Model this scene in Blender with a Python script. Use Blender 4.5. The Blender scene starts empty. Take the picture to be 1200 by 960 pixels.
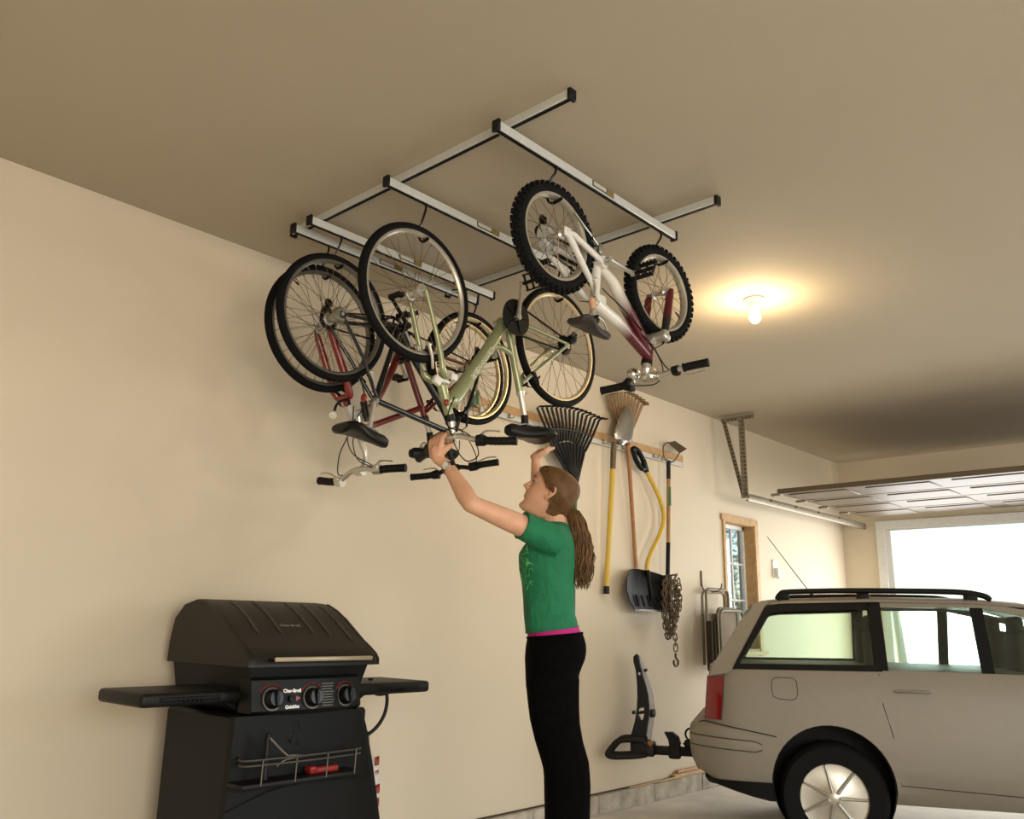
import bpy, bmesh, math, random
from mathutils import Vector, Matrix
random.seed(7)
SC = bpy.context.scene
COL = SC.collection
PI = math.pi
V = Vector

# ------------------------------------------------------------------ helpers
def lin(c):
    out = []
    for x in c[:3]:
        x /= 255.0
        out.append(x / 12.92 if x <= 0.04045 else ((x + 0.055) / 1.055) ** 2.4)
    return out + [1.0]

def mat(name, c, rough=0.5, metal=0.0, var=0.06, scale=30.0, bump=0.0, bscale=None, spec=None, coat=0.0, trans=0.0, emit=None, estr=0.0, alpha=1.0, detail=4):
    m = bpy.data.materials.new(name); m.use_nodes = True
    nt = m.node_tree; N = nt.nodes; L = nt.links
    b = N['Principled BSDF']
    tc = N.new('ShaderNodeTexCoord')
    nz = N.new('ShaderNodeTexNoise'); nz.inputs['Scale'].default_value = scale; nz.inputs['Detail'].default_value = detail
    L.new(tc.outputs['Object'], nz.inputs['Vector'])
    cr = N.new('ShaderNodeValToRGB')
    base = lin(c)
    cr.color_ramp.elements[0].position = 0.3; cr.color_ramp.elements[1].position = 0.7
    cr.color_ramp.elements[0].color = [x * (1 - var) for x in base[:3]] + [1]
    cr.color_ramp.elements[1].color = [min(1, x * (1 + var)) for x in base[:3]] + [1]
    L.new(nz.outputs['Fac'], cr.inputs['Fac'])
    L.new(cr.outputs['Color'], b.inputs['Base Color'])
    b.inputs['Roughness'].default_value = rough
    b.inputs['Metallic'].default_value = metal
    if spec is not None: b.inputs['Specular IOR Level'].default_value = spec
    if coat: b.inputs['Coat Weight'].default_value = coat
    if trans: b.inputs['Transmission Weight'].default_value = trans
    if alpha < 1: b.inputs['Alpha'].default_value = alpha
    if emit is not None:
        b.inputs['Emission Color'].default_value = lin(emit); b.inputs['Emission Strength'].default_value = estr
    if bump:
        bp = N.new('ShaderNodeBump'); bp.inputs['Strength'].default_value = bump; bp.inputs['Distance'].default_value = 0.01
        if bscale:
            n2 = N.new('ShaderNodeTexNoise'); n2.inputs['Scale'].default_value = bscale; n2.inputs['Detail'].default_value = 6
            L.new(tc.outputs['Object'], n2.inputs['Vector']); L.new(n2.outputs['Fac'], bp.inputs['Height'])
        else:
            L.new(nz.outputs['Fac'], bp.inputs['Height'])
        L.new(bp.outputs['Normal'], b.inputs['Normal'])
    return m

def fade_mat(name, ca, cb, axis, p0, p1, rough=0.3, coat=0.4):
    """paint that fades from colour a (below p0) to colour b (above p1) along an object axis"""
    m = mat(name, ca, rough, coat=coat)
    nt = m.node_tree; N = nt.nodes; L = nt.links; b = N['Principled BSDF']
    tc = N.new('ShaderNodeTexCoord'); sp = N.new('ShaderNodeSeparateXYZ'); L.new(tc.outputs['Object'], sp.inputs[0])
    mr = N.new('ShaderNodeMapRange'); mr.inputs[1].default_value = p0; mr.inputs[2].default_value = p1
    L.new(sp.outputs[axis], mr.inputs[0])
    mx = N.new('ShaderNodeMix'); mx.data_type = 'RGBA'
    mx.inputs[6].default_value = lin(ca); mx.inputs[7].default_value = lin(cb)
    L.new(mr.outputs[0], mx.inputs[0]); L.new(mx.outputs[2], b.inputs['Base Color'])
    return m

def frame_for(d):
    d = d.normalized()
    a = V((0, 0, 1)) if abs(d.z) < 0.9 else V((1, 0, 0))
    x = d.cross(a).normalized(); y = d.cross(x).normalized()
    return x, y

def spline(pts, n=6, closed=False):
    pts = [V(p) for p in pts]
    if len(pts) < 3 and not closed: return pts
    out = []
    m = len(pts)
    rng = range(m if closed else m - 1)
    for i in rng:
        if closed: p0, p1, p2, p3 = pts[(i - 1) % m], pts[i], pts[(i + 1) % m], pts[(i + 2) % m]
        else: p0, p1, p2, p3 = pts[max(i - 1, 0)], pts[i], pts[i + 1], pts[min(i + 2, m - 1)]
        for k in range(n):
            t = k / n
            out.append(0.5 * ((2 * p1) + (-p0 + p2) * t + (2 * p0 - 5 * p1 + 4 * p2 - p3) * t * t + (-p0 + 3 * p1 - 3 * p2 + p3) * t ** 3))
    if not closed: out.append(pts[-1])
    return out

def interp(tab, x):
    if x <= tab[0][0]: return tab[0][1:]
    for a, b in zip(tab, tab[1:]):
        if x <= b[0]:
            t = (x - a[0]) / (b[0] - a[0]); return tuple(p + (q - p) * t for p, q in zip(a[1:], b[1:]))
    return tab[-1][1:]

class MB:
    """collects primitives and builds ONE mesh object"""
    def __init__(self, M=None): self.v = []; self.f = []; self.s = []; self.M = M
    def add(self, vs, fs, smooth=False):
        o = len(self.v)
        self.v += [(self.M @ V(p)) if self.M else V(p) for p in vs]
        self.f += [tuple(i + o for i in f) for f in fs]; self.s += [smooth] * len(fs)
        return self
    def rings(self, rings, caps=True, closed=False, smooth=True):
        n = len(rings[0]); m = len(rings); vs = [p for r in rings for p in r]; fs = []
        for i in range(m if closed else m - 1):
            j = (i + 1) % m
            for k in range(n):
                l = (k + 1) % n
                fs.append((i * n + k, i * n + l, j * n + l, j * n + k))
        self.add(vs, fs, smooth)
        if caps and not closed:
            self.add(rings[0], [tuple(range(n))][0:1], False); self.add(rings[-1], [tuple(range(n))], False)
        return self
    def solid(self, rings, smooth=True):
        """lofted closed solid with shared cap vertices (for remeshing)"""
        n = len(rings[0]); m = len(rings); vs = [p for r in rings for p in r]; fs = []
        for i in range(m - 1):
            for k in range(n):
                l = (k + 1) % n; fs.append((i * n + k, i * n + l, (i + 1) * n + l, (i + 1) * n + k))
        fs.append(tuple(range(n))); fs.append(tuple((m - 1) * n + k for k in range(n)))
        return self.add(vs, fs, smooth)
    def tube(self, pts, r, seg=8, closed=False, caps=True, flat=1.0, solid=False):
        pts = [V(p) for p in pts]; m = len(pts)
        rs = r if isinstance(r, (list, tuple)) else [r] * m
        if len(rs) != m: rs = [rs[0] + (rs[-1] - rs[0]) * i / (m - 1) for i in range(m)] if len(rs) == 2 else [rs[min(int(i * len(rs) / m), len(rs) - 1)] for i in range(m)]
        tang = []
        for i in range(m):
            if closed: d = pts[(i + 1) % m] - pts[(i - 1) % m]
            else: d = pts[min(i + 1, m - 1)] - pts[max(i - 1, 0)]
            tang.append(d.normalized() if d.length > 1e-9 else V((0, 0, 1)))
        x, y = frame_for(tang[0]); rings = []
        for i in range(m):
            if i:
                x = (x - tang[i] * x.dot(tang[i]))
                x = x.normalized() if x.length > 1e-6 else frame_for(tang[i])[0]
                y = tang[i].cross(x)
            rings.append([pts[i] + (x * math.cos(2 * PI * k / seg) + y * math.sin(2 * PI * k / seg) * flat) * rs[i] for k in range(seg)])
        if solid: return self.solid(rings)
        return self.rings(rings, caps, closed)
    def cyl(self, p0, p1, r0, r1=None, seg=16, caps=True): return self.tube([p0, p1], [r0, r0 if r1 is None else r1], seg, caps=caps)
    def box(self, c, s, R=None):
        c = V(c); vs = []
        for x in (-.5, .5):
            for y in (-.5, .5):
                for z in (-.5, .5):
                    p = V((x * s[0], y * s[1], z * s[2])); vs.append(c + (R @ p if R else p))
        return self.add(vs, [(0, 1, 3, 2), (4, 6, 7, 5), (0, 4, 5, 1), (2, 3, 7, 6), (0, 2, 6, 4), (1, 5, 7, 3)])
    def rbox(self, c, s, bev=0.01, seg=2, R=None):
        bm = bmesh.new(); bmesh.ops.create_cube(bm, size=1.0)
        for v in bm.verts: v.co = V((v.co.x * s[0], v.co.y * s[1], v.co.z * s[2]))
        bmesh.ops.bevel(bm, geom=list(bm.edges), offset=min(bev, min(s) * 0.49), segments=seg, affect='EDGES', profile=0.5)
        bm.verts.index_update()
        vs = [V(c) + (R @ v.co if R else v.co) for v in bm.verts]; fs = [tuple(v.index for v in f.verts) for f in bm.faces]
        bm.free(); return self.add(vs, fs, True)
    def lathe(self, prof, c, axis, seg=32, closed=False, arc=None):
        c = V(c); ax = V(axis).normalized(); x, y = frame_for(ax); rings = []
        n = len(prof)
        for k in range(seg):
            a = 2 * PI * k / seg
            d = x * math.cos(a) + y * math.sin(a)
            rings.append([c + d * r + ax * h for r, h in prof])
        vs = [p for r in rings for p in r]; fs = []
        for k in range(seg):
            l = (k + 1) % seg
            for i in range(n if closed else n - 1):
                j = (i + 1) % n
                fs.append((k * n + i, k * n + j, l * n + j, l * n + i))
        return self.add(vs, fs, True)
    def prism(self, poly, fn, t0, t1, smooth=False):
        """polygon in 2-D mapped by fn(u, v, t)"""
        n = len(poly)
        a = [V(fn(u, v, t0)) for u, v in poly]; b = [V(fn(u, v, t1)) for u, v in poly]
        fs = [tuple(range(n)), tuple(range(2 * n - 1, n - 1, -1))] + [(i, (i + 1) % n, n + (i + 1) % n, n + i) for i in range(n)]
        return self.add(a + b, fs, smooth)
    def ball(self, c, r, seg=12, R=None):
        rr = r if isinstance(r, (list, tuple)) else (r, r, r); c = V(c); vs = []; n = seg; m = seg // 2
        vs.append(V((0, 0, -rr[2])))
        for i in range(1, m):
            a = -PI / 2 + PI * i / m
            for k in range(n):
                b = 2 * PI * k / n; vs.append(V((rr[0] * math.cos(a) * math.cos(b), rr[1] * math.cos(a) * math.sin(b), rr[2] * math.sin(a))))
        vs.append(V((0, 0, rr[2]))); fs = []
        for k in range(n):
            l = (k + 1) % n
            fs.append((0, 1 + l, 1 + k)); fs.append((len(vs) - 1, 1 + (m - 2) * n + k, 1 + (m - 2) * n + l))
            for i in range(m - 2): fs.append((1 + i * n + k, 1 + i * n + l, 1 + (i + 1) * n + l, 1 + (i + 1) * n + k))
        return self.add([c + (R @ p if R else p) for p in vs], fs, True)
    def capsule(self, pts, r, seg=10):
        pts = [V(p) for p in pts]; rs = r if isinstance(r, (list, tuple)) else [r] * len(pts)
        self.tube(pts, list(rs), seg, solid=True)
        self.ball(pts[0], rs[0], seg); self.ball(pts[-1], rs[-1], seg)
        return self
    def mesh(self, name, off=V((0, 0, 0)), recalc=True):
        me = bpy.data.meshes.new(name)
        me.from_pydata([tuple(p - off) for p in self.v], [], self.f)
        me.polygons.foreach_set('use_smooth', self.s)
        bm = bmesh.new(); bm.from_mesh(me)
        if recalc: bmesh.ops.recalc_face_normals(bm, faces=list(bm.faces))
        bm.to_mesh(me); bm.free()
        me.set_sharp_from_angle(angle=math.radians(42)); me.update()
        return me
    def build(self, name, m, parent=None, off=None, label=None):
        if off is None: off = V(parent['base']) if (parent is not None and 'base' in parent) else V((0, 0, 0))
        me = self.mesh(name, V(off)); me.materials.append(m)
        o = bpy.data.objects.new(name, me); COL.objects.link(o)
        if parent is not None:
            o.parent = parent
            if 'base' in parent: o['base'] = parent['base']
        else: o.location = V(off)
        if label: o['label'] = label
        return o

def tag(o, label=None, cat=None, group=None, kind=None):
    if label: o['label'] = label
    if cat: o['category'] = cat
    if group: o['group'] = group
    if kind: o['kind'] = kind
    return o

def thing(name, loc, label, cat, group=None, rotz=0.0, world=True):
    """Empty at the base of a thing; parts are given in world coordinates (world=True) or local ones"""
    o = bpy.data.objects.new(name, None); COL.objects.link(o); o.empty_display_size = 0.1
    o.location = loc; o.rotation_euler = (0, 0, rotz)
    o['base'] = tuple(loc) if world else (0.0, 0.0, 0.0)
    return tag(o, label, cat, group)

def copy_tree(o, parent=None):
    c = o.copy(); COL.objects.link(c)
    if parent is not None: c.parent = parent
    for ch in list(o.children): copy_tree(ch, c)
    return c

def struct(name, mb, m, off=(0, 0, 0)):
    o = mb.build(name, m, None, off); o['kind'] = 'structure'; return o

def text_mesh(body, size, fn, depth=0.0012, shear=0.0, bold=0.0):
    """lettering: returns an MB whose letters are laid out by fn(u, v, t)"""
    cu = bpy.data.curves.new('lettering', 'FONT'); cu.body = body; cu.size = size; cu.shear = shear; cu.offset = bold
    cu.align_x = 'CENTER'; cu.align_y = 'CENTER'; cu.resolution_u = 2
    ob = bpy.data.objects.new('lettering', cu); COL.objects.link(ob)
    dg = bpy.context.evaluated_depsgraph_get()
    me = bpy.data.meshes.new_from_object(ob.evaluated_get(dg))
    mb = MB(); mb.add([fn(v.co.x, v.co.y, depth) for v in me.vertices], [tuple(p.vertices) for p in me.polygons])
    bpy.data.objects.remove(ob); bpy.data.curves.remove(cu); bpy.data.meshes.remove(me)
    return mb

def remesh(mb, name, voxel, smooth=2, fac=0.5):
    me = mb.mesh(name); ob = bpy.data.objects.new(name, me); COL.objects.link(ob)
    r = ob.modifiers.new('r', 'REMESH'); r.mode = 'VOXEL'; r.voxel_size = voxel; r.use_smooth_shade = True
    if smooth:
        s = ob.modifiers.new('s', 'SMOOTH'); s.iterations = smooth; s.factor = fac
    dg = bpy.context.evaluated_depsgraph_get()
    out = bpy.data.meshes.new_from_object(ob.evaluated_get(dg)); out.name = name
    bpy.data.objects.remove(ob); bpy.data.meshes.remove(me)
    for p in out.polygons: p.use_smooth = True
    return out

def mesh_obj(name, me, m, parent):
    if len(me.materials): me.materials.clear()
    me.materials.append(m); o = bpy.data.objects.new(name, me); COL.objects.link(o); o.parent = parent; return o

# ------------------------------------------------------------------ materials
M = {}
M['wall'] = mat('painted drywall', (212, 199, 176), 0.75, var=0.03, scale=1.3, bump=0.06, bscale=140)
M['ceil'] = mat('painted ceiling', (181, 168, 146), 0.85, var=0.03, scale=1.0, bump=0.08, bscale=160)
M['concrete'] = mat('concrete', (212, 206, 194), 0.85, var=0.10, scale=5, bump=0.25, bscale=45, detail=8)
M['curb'] = mat('foundation concrete', (172, 164, 148), 0.9, var=0.35, scale=9, bump=0.5, bscale=60, detail=8)
M['caulk'] = mat('dark joint', (70, 58, 44), 0.9)
M['pine'] = mat('pine trim', (184, 148, 98), 0.5, var=0.15, scale=20)
M['board'] = mat('pine board', (190, 152, 104), 0.6, var=0.15, scale=14)
M['white_trim'] = mat('white paint', (222, 222, 218), 0.5)
M['glass'] = mat('window glass', (235, 245, 245), 0.03, trans=1.0, var=0.01)
M['alu'] = mat('anodised rail', (206, 208, 202), 0.45, 0.2, var=0.05, scale=60)
M['galv'] = mat('galvanised steel', (150, 142, 124), 0.45, 0.6, var=0.2, scale=40)
M['steel'] = mat('steel', (175, 172, 165), 0.35, 0.9, var=0.08)
M['chrome'] = mat('chrome', (225, 222, 215), 0.14, 1.0, var=0.03)
M['silver'] = mat('silver alloy', (205, 202, 192), 0.32, 0.75, var=0.05)
M['black'] = mat('black plastic', (12, 12, 12), 0.5, var=0.2, spec=0.3)
M['blackgloss'] = mat('glossy black', (9, 9, 10), 0.3, var=0.15, spec=0.35)
M['rubber'] = mat('tyre rubber', (11, 11, 11), 0.8, var=0.25, scale=80, bump=0.1, spec=0.2)
M['rimcream'] = mat('cream anodised rim', (204, 186, 150), 0.35, 0.4, var=0.05)
M['tan'] = mat('tan sidewall', (206, 180, 132), 0.6)
M['rim'] = mat('alloy rim', (196, 190, 176), 0.3, 0.7, var=0.06)
M['rimdark'] = mat('grey rim', (120, 116, 108), 0.35, 0.7, var=0.06)
M['spoke'] = mat('spoke steel', (120, 105, 84), 0.35, 0.7)
M['green'] = mat('pale green enamel', (150, 156, 116), 0.28, 0.3, var=0.05, coat=0.5)
M['letter'] = mat('pale lettering', (222, 222, 200), 0.5)
M['bikeblack'] = mat('black enamel', (11, 14, 14), 0.25, var=0.2, coat=0.5)
M['red'] = fade_mat('red to silver paint', (188, 182, 172), (104, 15, 16), 0, 0.02, 0.09)
M['redfork'] = mat('red fork paint', (128, 22, 18), 0.3, coat=0.5, var=0.1)
M['whitefade'] = fade_mat('white to maroon paint', (226, 222, 212), (86, 14, 22), 0, 0.045, 0.135)
M['maroon'] = fade_mat('maroon to black fork', (15, 15, 16), (84, 12, 20), 2, 0.33, 0.38)
M['saddle'] = mat('black saddle vinyl', (9, 9, 9), 0.4, var=0.2, bump=0.05, spec=0.35)
M['saddlegrey'] = mat('grey saddle vinyl', (52, 46, 44), 0.45, var=0.2)
M['reflred'] = mat('red reflector', (140, 44, 34), 0.35, coat=0.3)
M['reflwhite'] = mat('clear reflector', (226, 222, 210), 0.2, coat=0.6)
M['disc'] = mat('clear plastic disc', (200, 200, 190), 0.2, alpha=0.35)
M['orange'] = mat('amber plastic', (206, 160, 120), 0.4)
M['skin'] = mat('skin', (216, 166, 134), 0.5, var=0.06, scale=25)
M['skin'].node_tree.nodes['Principled BSDF'].inputs['Subsurface Weight'].default_value = 0.06
M['skin'].node_tree.nodes['Principled BSDF'].inputs['Subsurface Radius'].default_value = (0.02, 0.008, 0.005)
M['hair'] = mat('light brown hair', (98, 70, 40), 0.6, var=0.28, scale=30, spec=0.3)
M['pink'] = mat('magenta knit', (186, 24, 120), 0.8, var=0.1)
M['pants'] = mat('black stretch cloth', (6, 5, 5), 0.95, spec=0.08, var=0.3, scale=40, bump=0.1, bscale=300)
M['shoe'] = mat('grey trainer', (90, 90, 94), 0.6)
M['eye'] = mat('eye white', (150, 132, 118), 0.3)
M['grill'] = mat('black grill enamel', (13, 13, 11), 0.5, spec=0.28, var=0.15, scale=60, bump=0.04, bscale=400)
M['shovelblack'] = mat('black shovel plastic', (8, 8, 8), 0.5, var=0.15, spec=0.18)
M['darkmetal'] = mat('dark metal ring', (96, 92, 86), 0.4, 0.7)
M['whiteprint'] = mat('white print', (236, 236, 232), 0.5)
M['railgrey'] = mat('grey painted rail', (190, 190, 194), 0.5)
M['cog'] = mat('dark sprocket steel', (38, 36, 34), 0.4, 0.6)
M['rib'] = mat('lid ridge highlight', (74, 69, 60), 0.5, 0.1)  # light catching the raised ribs, put into their colour
M['lid'] = mat('dark bronze lid', (33, 30, 25), 0.48, 0.05, spec=0.35, var=0.1, scale=120)
M['panel'] = mat('grey-black panel', (15, 16, 15), 0.6, spec=0.25, var=0.1)
M['carpaint'] = mat('champagne car paint', (130, 123, 110), 0.5, 0.15, var=0.02, coat=0.0)
M['cardark'] = mat('car black trim', (8, 8, 8), 0.55, spec=0.2)
M['carglass'] = mat('tinted car glass', (230, 246, 236), 0.03, trans=1.0, var=0.01)
M['redlens'] = mat('red lens', (118, 14, 16), 0.2, coat=0.4, var=0.15, scale=300)
M['yellow'] = mat('yellow fibreglass', (206, 172, 66), 0.45, var=0.05)
M['wood'] = mat('ash handle', (158, 106, 58), 0.5, var=0.15, scale=25)
M['straw'] = mat('bamboo', (140, 108, 66), 0.65, var=0.35, scale=50)
M['dkgreen'] = mat('green handle', (20, 92, 52), 0.4)
M['iron'] = mat('weathered iron', (104, 90, 68), 0.55, 0.5, var=0.3, scale=90)
M['canvas'] = mat('taupe mesh sling', (132, 116, 92), 0.8, var=0.1, scale=200, bump=0.1)
M['olive'] = mat('olive tube', (112, 104, 82), 0.4, 0.3)
M['porcelain'] = mat('porcelain', (235, 230, 215), 0.3)
M['sticker'] = mat('yellow sticker', (124, 108, 60), 0.6, var=0.3, scale=300)
M['stickerwhite'] = mat('white sticker', (190, 186, 172), 0.6)
M['redpaint'] = mat('red plastic', (140, 30, 22), 0.45)
M['white'] = mat('white plastic', (222, 220, 212), 0.4)
# ------------------------------------------------------------------ the room
WY, HC = 3.477, 2.837          # back wall, ceiling height
XL, XR, YF = -2.2, 8.9, -3.6   # left wall, garage-door wall, open front
wx0, wx1, wz0, wz1 = 6.405, 6.93, 0.95, 2.0
b = MB()
b.box(((XL + wx0) / 2, WY + .08, HC / 2), (wx0 - XL, .16, HC)); b.box(((wx1 + XR) / 2, WY + .08, HC / 2), (XR - wx1, .16, HC))
b.box(((wx0 + wx1) / 2, WY + .08, wz0 / 2), (wx1 - wx0, .16, wz0)); b.box(((wx0 + wx1) / 2, WY + .08, (wz1 + HC) / 2), (wx1 - wx0, .16, HC - wz1))
struct('wall_back', b, M['wall'])
b = MB(); b.box((XL - .08, (YF + WY) / 2, HC / 2), (.16, WY - YF + .32, HC)); struct('wall_left', b, M['wall'])
# garage-door wall on the right, with an open doorway
dy0, dy1, dz1 = 0.55, 3.05, 2.12
b = MB(); b.box((XR + .08, (YF + dy0) / 2, HC / 2), (.16, dy0 - YF, HC)); b.box((XR + .08, (dy1 + WY) / 2, HC / 2), (.16, WY - dy1, HC)); b.box((XR + .08, (dy0 + dy1) / 2, (dz1 + HC) / 2), (.16, dy1 - dy0, HC - dz1))
struct('wall_right', b, M['wall'])
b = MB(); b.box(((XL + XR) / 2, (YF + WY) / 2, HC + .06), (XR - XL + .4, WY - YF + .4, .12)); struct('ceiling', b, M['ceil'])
b = MB(); b.box(((XL + XR) / 2 + 6, (YF + WY) / 2 - 3, -.06), (XR - XL + 16, WY - YF + 12, .12)); struct('floor', b, M['concrete'])
# concrete foundation curb
b = MB(); x = XL
while x < XR - .01:
    x2 = min(x + 0.62, XR); b.rbox(((x + x2) / 2, WY - .02, .055), (x2 - x - .006, .04, .110), .004, 1); x = x2
struct('baseboard_back', b, M['curb'])
b = MB(); b.box(((XL + XR) / 2, WY - .004, .114), (XR - XL, .012, .008)); struct('trim_1', b, M['caulk'])
# door casing
b = MB()
for y in (dy0 - .04, dy1 + .04): b.box((XR - .012, y, dz1 / 2), (.024, .08, dz1))
b.box((XR - .012, (dy0 + dy1) / 2, dz1 + .04), (.024, dy1 - dy0 + .16, .08)); struct('door_1', b, M['white_trim'])
# window: pine casing and jambs, white sash with muntins, glass
b = MB()
b.box((wx0 - .012, WY - .008, (wz0 + wz1) / 2), (.035, .018, wz1 - wz0 + .08)); b.box((wx1 + .02, WY - .008, (wz0 + wz1) / 2), (.055, .018, wz1 - wz0 + .08))
b.box(((wx0 + wx1) / 2, WY - .008, wz1 + .018), (wx1 - wx0 + .1, .02, .05)); b.box(((wx0 + wx1) / 2, WY - .02, wz0 - .015), (wx1 - wx0 + .12, .06, .03))
for x in (wx0 + .008, wx1 - .008): b.box((x, WY + .07, (wz0 + wz1) / 2), (.016, .16, wz1 - wz0))
b.box(((wx0 + wx1) / 2, WY + .07, wz1 - .008), (wx1 - wx0, .16, .016)); b.box(((wx0 + wx1) / 2, WY + .07, wz0 + .008), (wx1 - wx0, .16, .016))
win = struct('window_1', b, M['pine'])
b = MB(); gx0, gx1, gz0, gz1, gy = wx0 + .016, wx1 - .016, wz0 + .016, wz1 - .016, WY + .10
for x in (gx0 + .014, gx1 - .014): b.box((x, gy, (gz0 + gz1) / 2), (.028, .03, gz1 - gz0))
for z in (gz0 + .016, gz1 - .016): b.box(((gx0 + gx1) / 2, gy, z), (gx1 - gx0, .03, .032))
b.box(((gx0 + gx1) / 2 + .03, gy, (gz0 + gz1) / 2), (.014, .022, gz1 - gz0))
for z in (1.66, 1.36): b.box(((gx0 + gx1) / 2, gy, z), (gx1 - gx0, .022, .014))
b.build('sash', M['white_trim'], win)
b = MB(); b.box(((gx0 + gx1) / 2, gy, (gz0 + gz1) / 2), (gx1 - gx0 - .03, .004, gz1 - gz0 - .03)); b.build('pane', M['glass'], win)

# ------------------------------------------------------------------ ceiling bicycle rack
rack = thing('ceiling_bicycle_rack', (2.45, 2.3, HC), 'silver aluminium bicycle rack of rails bolted under the ceiling', 'bike rack')
for x, y0, y1 in ((1.957, 1.552, 3.13), (2.911, 1.55, 3.13)):
    b = MB(); b.rbox((x, (y0 + y1) / 2, HC - .0165), (.026, y1 - y0, .033), .002, 1)
    r = b.build('ceiling_rail', M['alu'], rack)
    b = MB(); b.box((x, (y0 + y1) / 2, HC - .0335), (.015, y1 - y0, .003)); b.build('channel_slot', M['cardark'], r)
    for y in (y0 - .006, y1 + .006):
        b = MB(); b.rbox((x, y, HC - .02), (.034, .016, .042), .003, 1); b.build('end_cap', M['black'], r)
# crossbar y, x of each hook, x of the sticker, bicycle plane
BARS = [(1.819, (2.206, 2.916), 2.46), (2.403, (2.093, 2.945), 2.42), (2.911, (2.055, 2.915), 2.42), (3.030, (2.075, 2.945), 2.40)]
RIMIN = {0: (2.6295, 2.6255), 1: (2.612, 2.614), 2: (2.626, 2.601), 3: (2.616, 2.623)}
for i, (y, hx, sx) in enumerate(BARS):
    b = MB(); x0, x1 = 1.892, 3.014; zc = HC - .036 - .018
    b.rbox(((x0 + x1) / 2, y, zc), (x1 - x0, .026, .034), .002, 1)
    cb = b.build('crossbar', M['alu'], rack)
    b = MB(); b.box(((x0 + x1) / 2, y, zc - .0175), (x1 - x0, .015, .003)); b.build('channel_slot', M['cardark'], cb)
    for x in (x0 - .006, x1 + .006):
        b = MB(); b.rbox((x, y, zc), (.014, .034, .044), .003, 1); b.build('end_cap', M['black'], cb)
    b = MB(); b.box((sx, y - .0135, zc + .001), (.090, .002, .024)); st_ = b.build('sticker', M['cardark'], cb)
    b = MB(); b.box((sx, y - .0150, zc + .001), (.082, .0016, .017)); b.build('sticker_face', M['stickerwhite'], st_)
    b = MB(); b.box((sx + .070, y - .0135, zc + .001), (.046, .002, .028)); b.build('sticker', M['sticker'], cb)
    for j, x in enumerate(hx):
        zr = RIMIN[i][j] - .005; wd = .034 if i == 0 else .025; zt = zr + (.070 if i == 0 else .055)
        pts = spline([(x, y, zc - .012), (x, y, zc - .04), (x - .008, y + .010, zt + .028), (x - .012, y + wd * .8, zt), (x - .010, y + wd, zt - .02), (x - .006, y + wd * .9, zr + .012), (x - .002, y + wd * .4, zr - .002), (x, y - wd * .3, zr - .001), (x + .002, y - wd * .75, zr + .004)], 5)
        b = MB(); b.tube(pts, .0048, 8); b.cyl((x, y, zc - .020), (x, y, zc - .008), .010, seg=12)
        hk = b.build('hook', M['blackgloss'], cb)
        b = MB(); b.capsule(pts[-11:], .0065, 10); b.build('rubber_tip', M['rubber'], hk)

# ------------------------------------------------------------------ lamp on the ceiling
lamp = thing('bulb_lampholder', (4.045, 1.957, HC), 'glowing bare bulb in a white porcelain lampholder on the ceiling', 'light')
b = MB(); b.lathe([(0, 0), (.052, 0), (.055, -.008), (.048, -.016), (.034, -.026), (.026, -.040), (.020, -.046), (0, -.046)], (4.045, 1.957, HC), (0, 0, 1), 28)
b.build('lampholder', M['porcelain'], lamp)
bulb_m = mat('lit bulb', (255, 236, 200), 0.4, emit=(255, 226, 170), estr=28.0)
b = MB(); b.lathe([(0, -.136), (.014, -.134), (.026, -.122), (.030, -.106), (.027, -.088), (.017, -.066), (.013, -.046), (0, -.044)], (4.045, 1.957, HC), (0, 0, 1), 24)
bulb = b.build('bulb', bulb_m, lamp)

# ------------------------------------------------------------------ garage door track on its hanger
tr = thing('garage_door_track', (6.36, 3.25, HC), 'galvanised garage door track hanging from perforated angle irons', 'door track')
def angle_iron(p0, p1, w, name, par, m, side=V((1, 0, 0))):
    p0, p1 = V(p0), V(p1); d = (p1 - p0).normalized(); s = (side - d * side.dot(d)).normalized(); n = d.cross(s)
    b = MB()
    for a, c in ((s, n), (n, s)):
        q = [p0, p0 + a * w, p1 + a * w, p1]; t = c * .003
        b.add(q + [p + t for p in q], [(0, 1, 2, 3), (7, 6, 5, 4), (0, 4, 5, 1), (1, 5, 6, 2), (2, 6, 7, 3), (3, 7, 4, 0)])
    o = b.build(name, m, par)
    # punched holes shown as dark slots along the web
    k = int((p1 - p0).length / .032); hb = MB()
    for i in range(1, k):
        c = p0 + (p1 - p0) * (i / k)
        hb.cyl(c + n * w * .55 - s * .0012, c + n * w * .55 + s * .0042, .0062, seg=8); hb.cyl(c + s * w * .55 - n * .0012, c + s * w * .55 + n * .0042, .0062, seg=8)
    hb.build('punched_holes', M['cardark'], o)
    return o
angle_iron((6.30, 3.40, HC - .02), (6.30, 3.11, HC - .02), .034, 'ceiling_angle', tr, M['galv'], V((0, 0, -1)))
angle_iron((6.31, 3.235, HC - .03), (6.36, 3.255, 2.155), .038, 'hanger_leg', tr, M['galv'], V((0, -1, 0)))
angle_iron((6.30, 3.385, HC - .03), (6.35, 3.262, 2.165), .026, 'diagonal_brace', tr, M['galv'], V((0, -1, 0)))
b = MB()
prof = [(-.024, .03), (-.028, .022), (-.028, -.022), (-.024, -.03), (.0, -.03), (.0, -.022), (-.02, -.02), (-.02, .02), (.0, .022), (.0, .03)]
b.prism(prof, lambda u, v, t: (t, 3.252 + u, 2.158 + v), 6.37, XR - .02)
b.build('track', M['galv'], tr)
b = MB(); b.cyl((6.35, 3.20, 2.158), (6.35, 3.275, 2.158), .010, seg=8); b.cyl((6.37, 3.215, 2.17), (6.37, 3.275, 2.17), .007, seg=8); b.build('bolt', M['galv'], tr)
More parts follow.
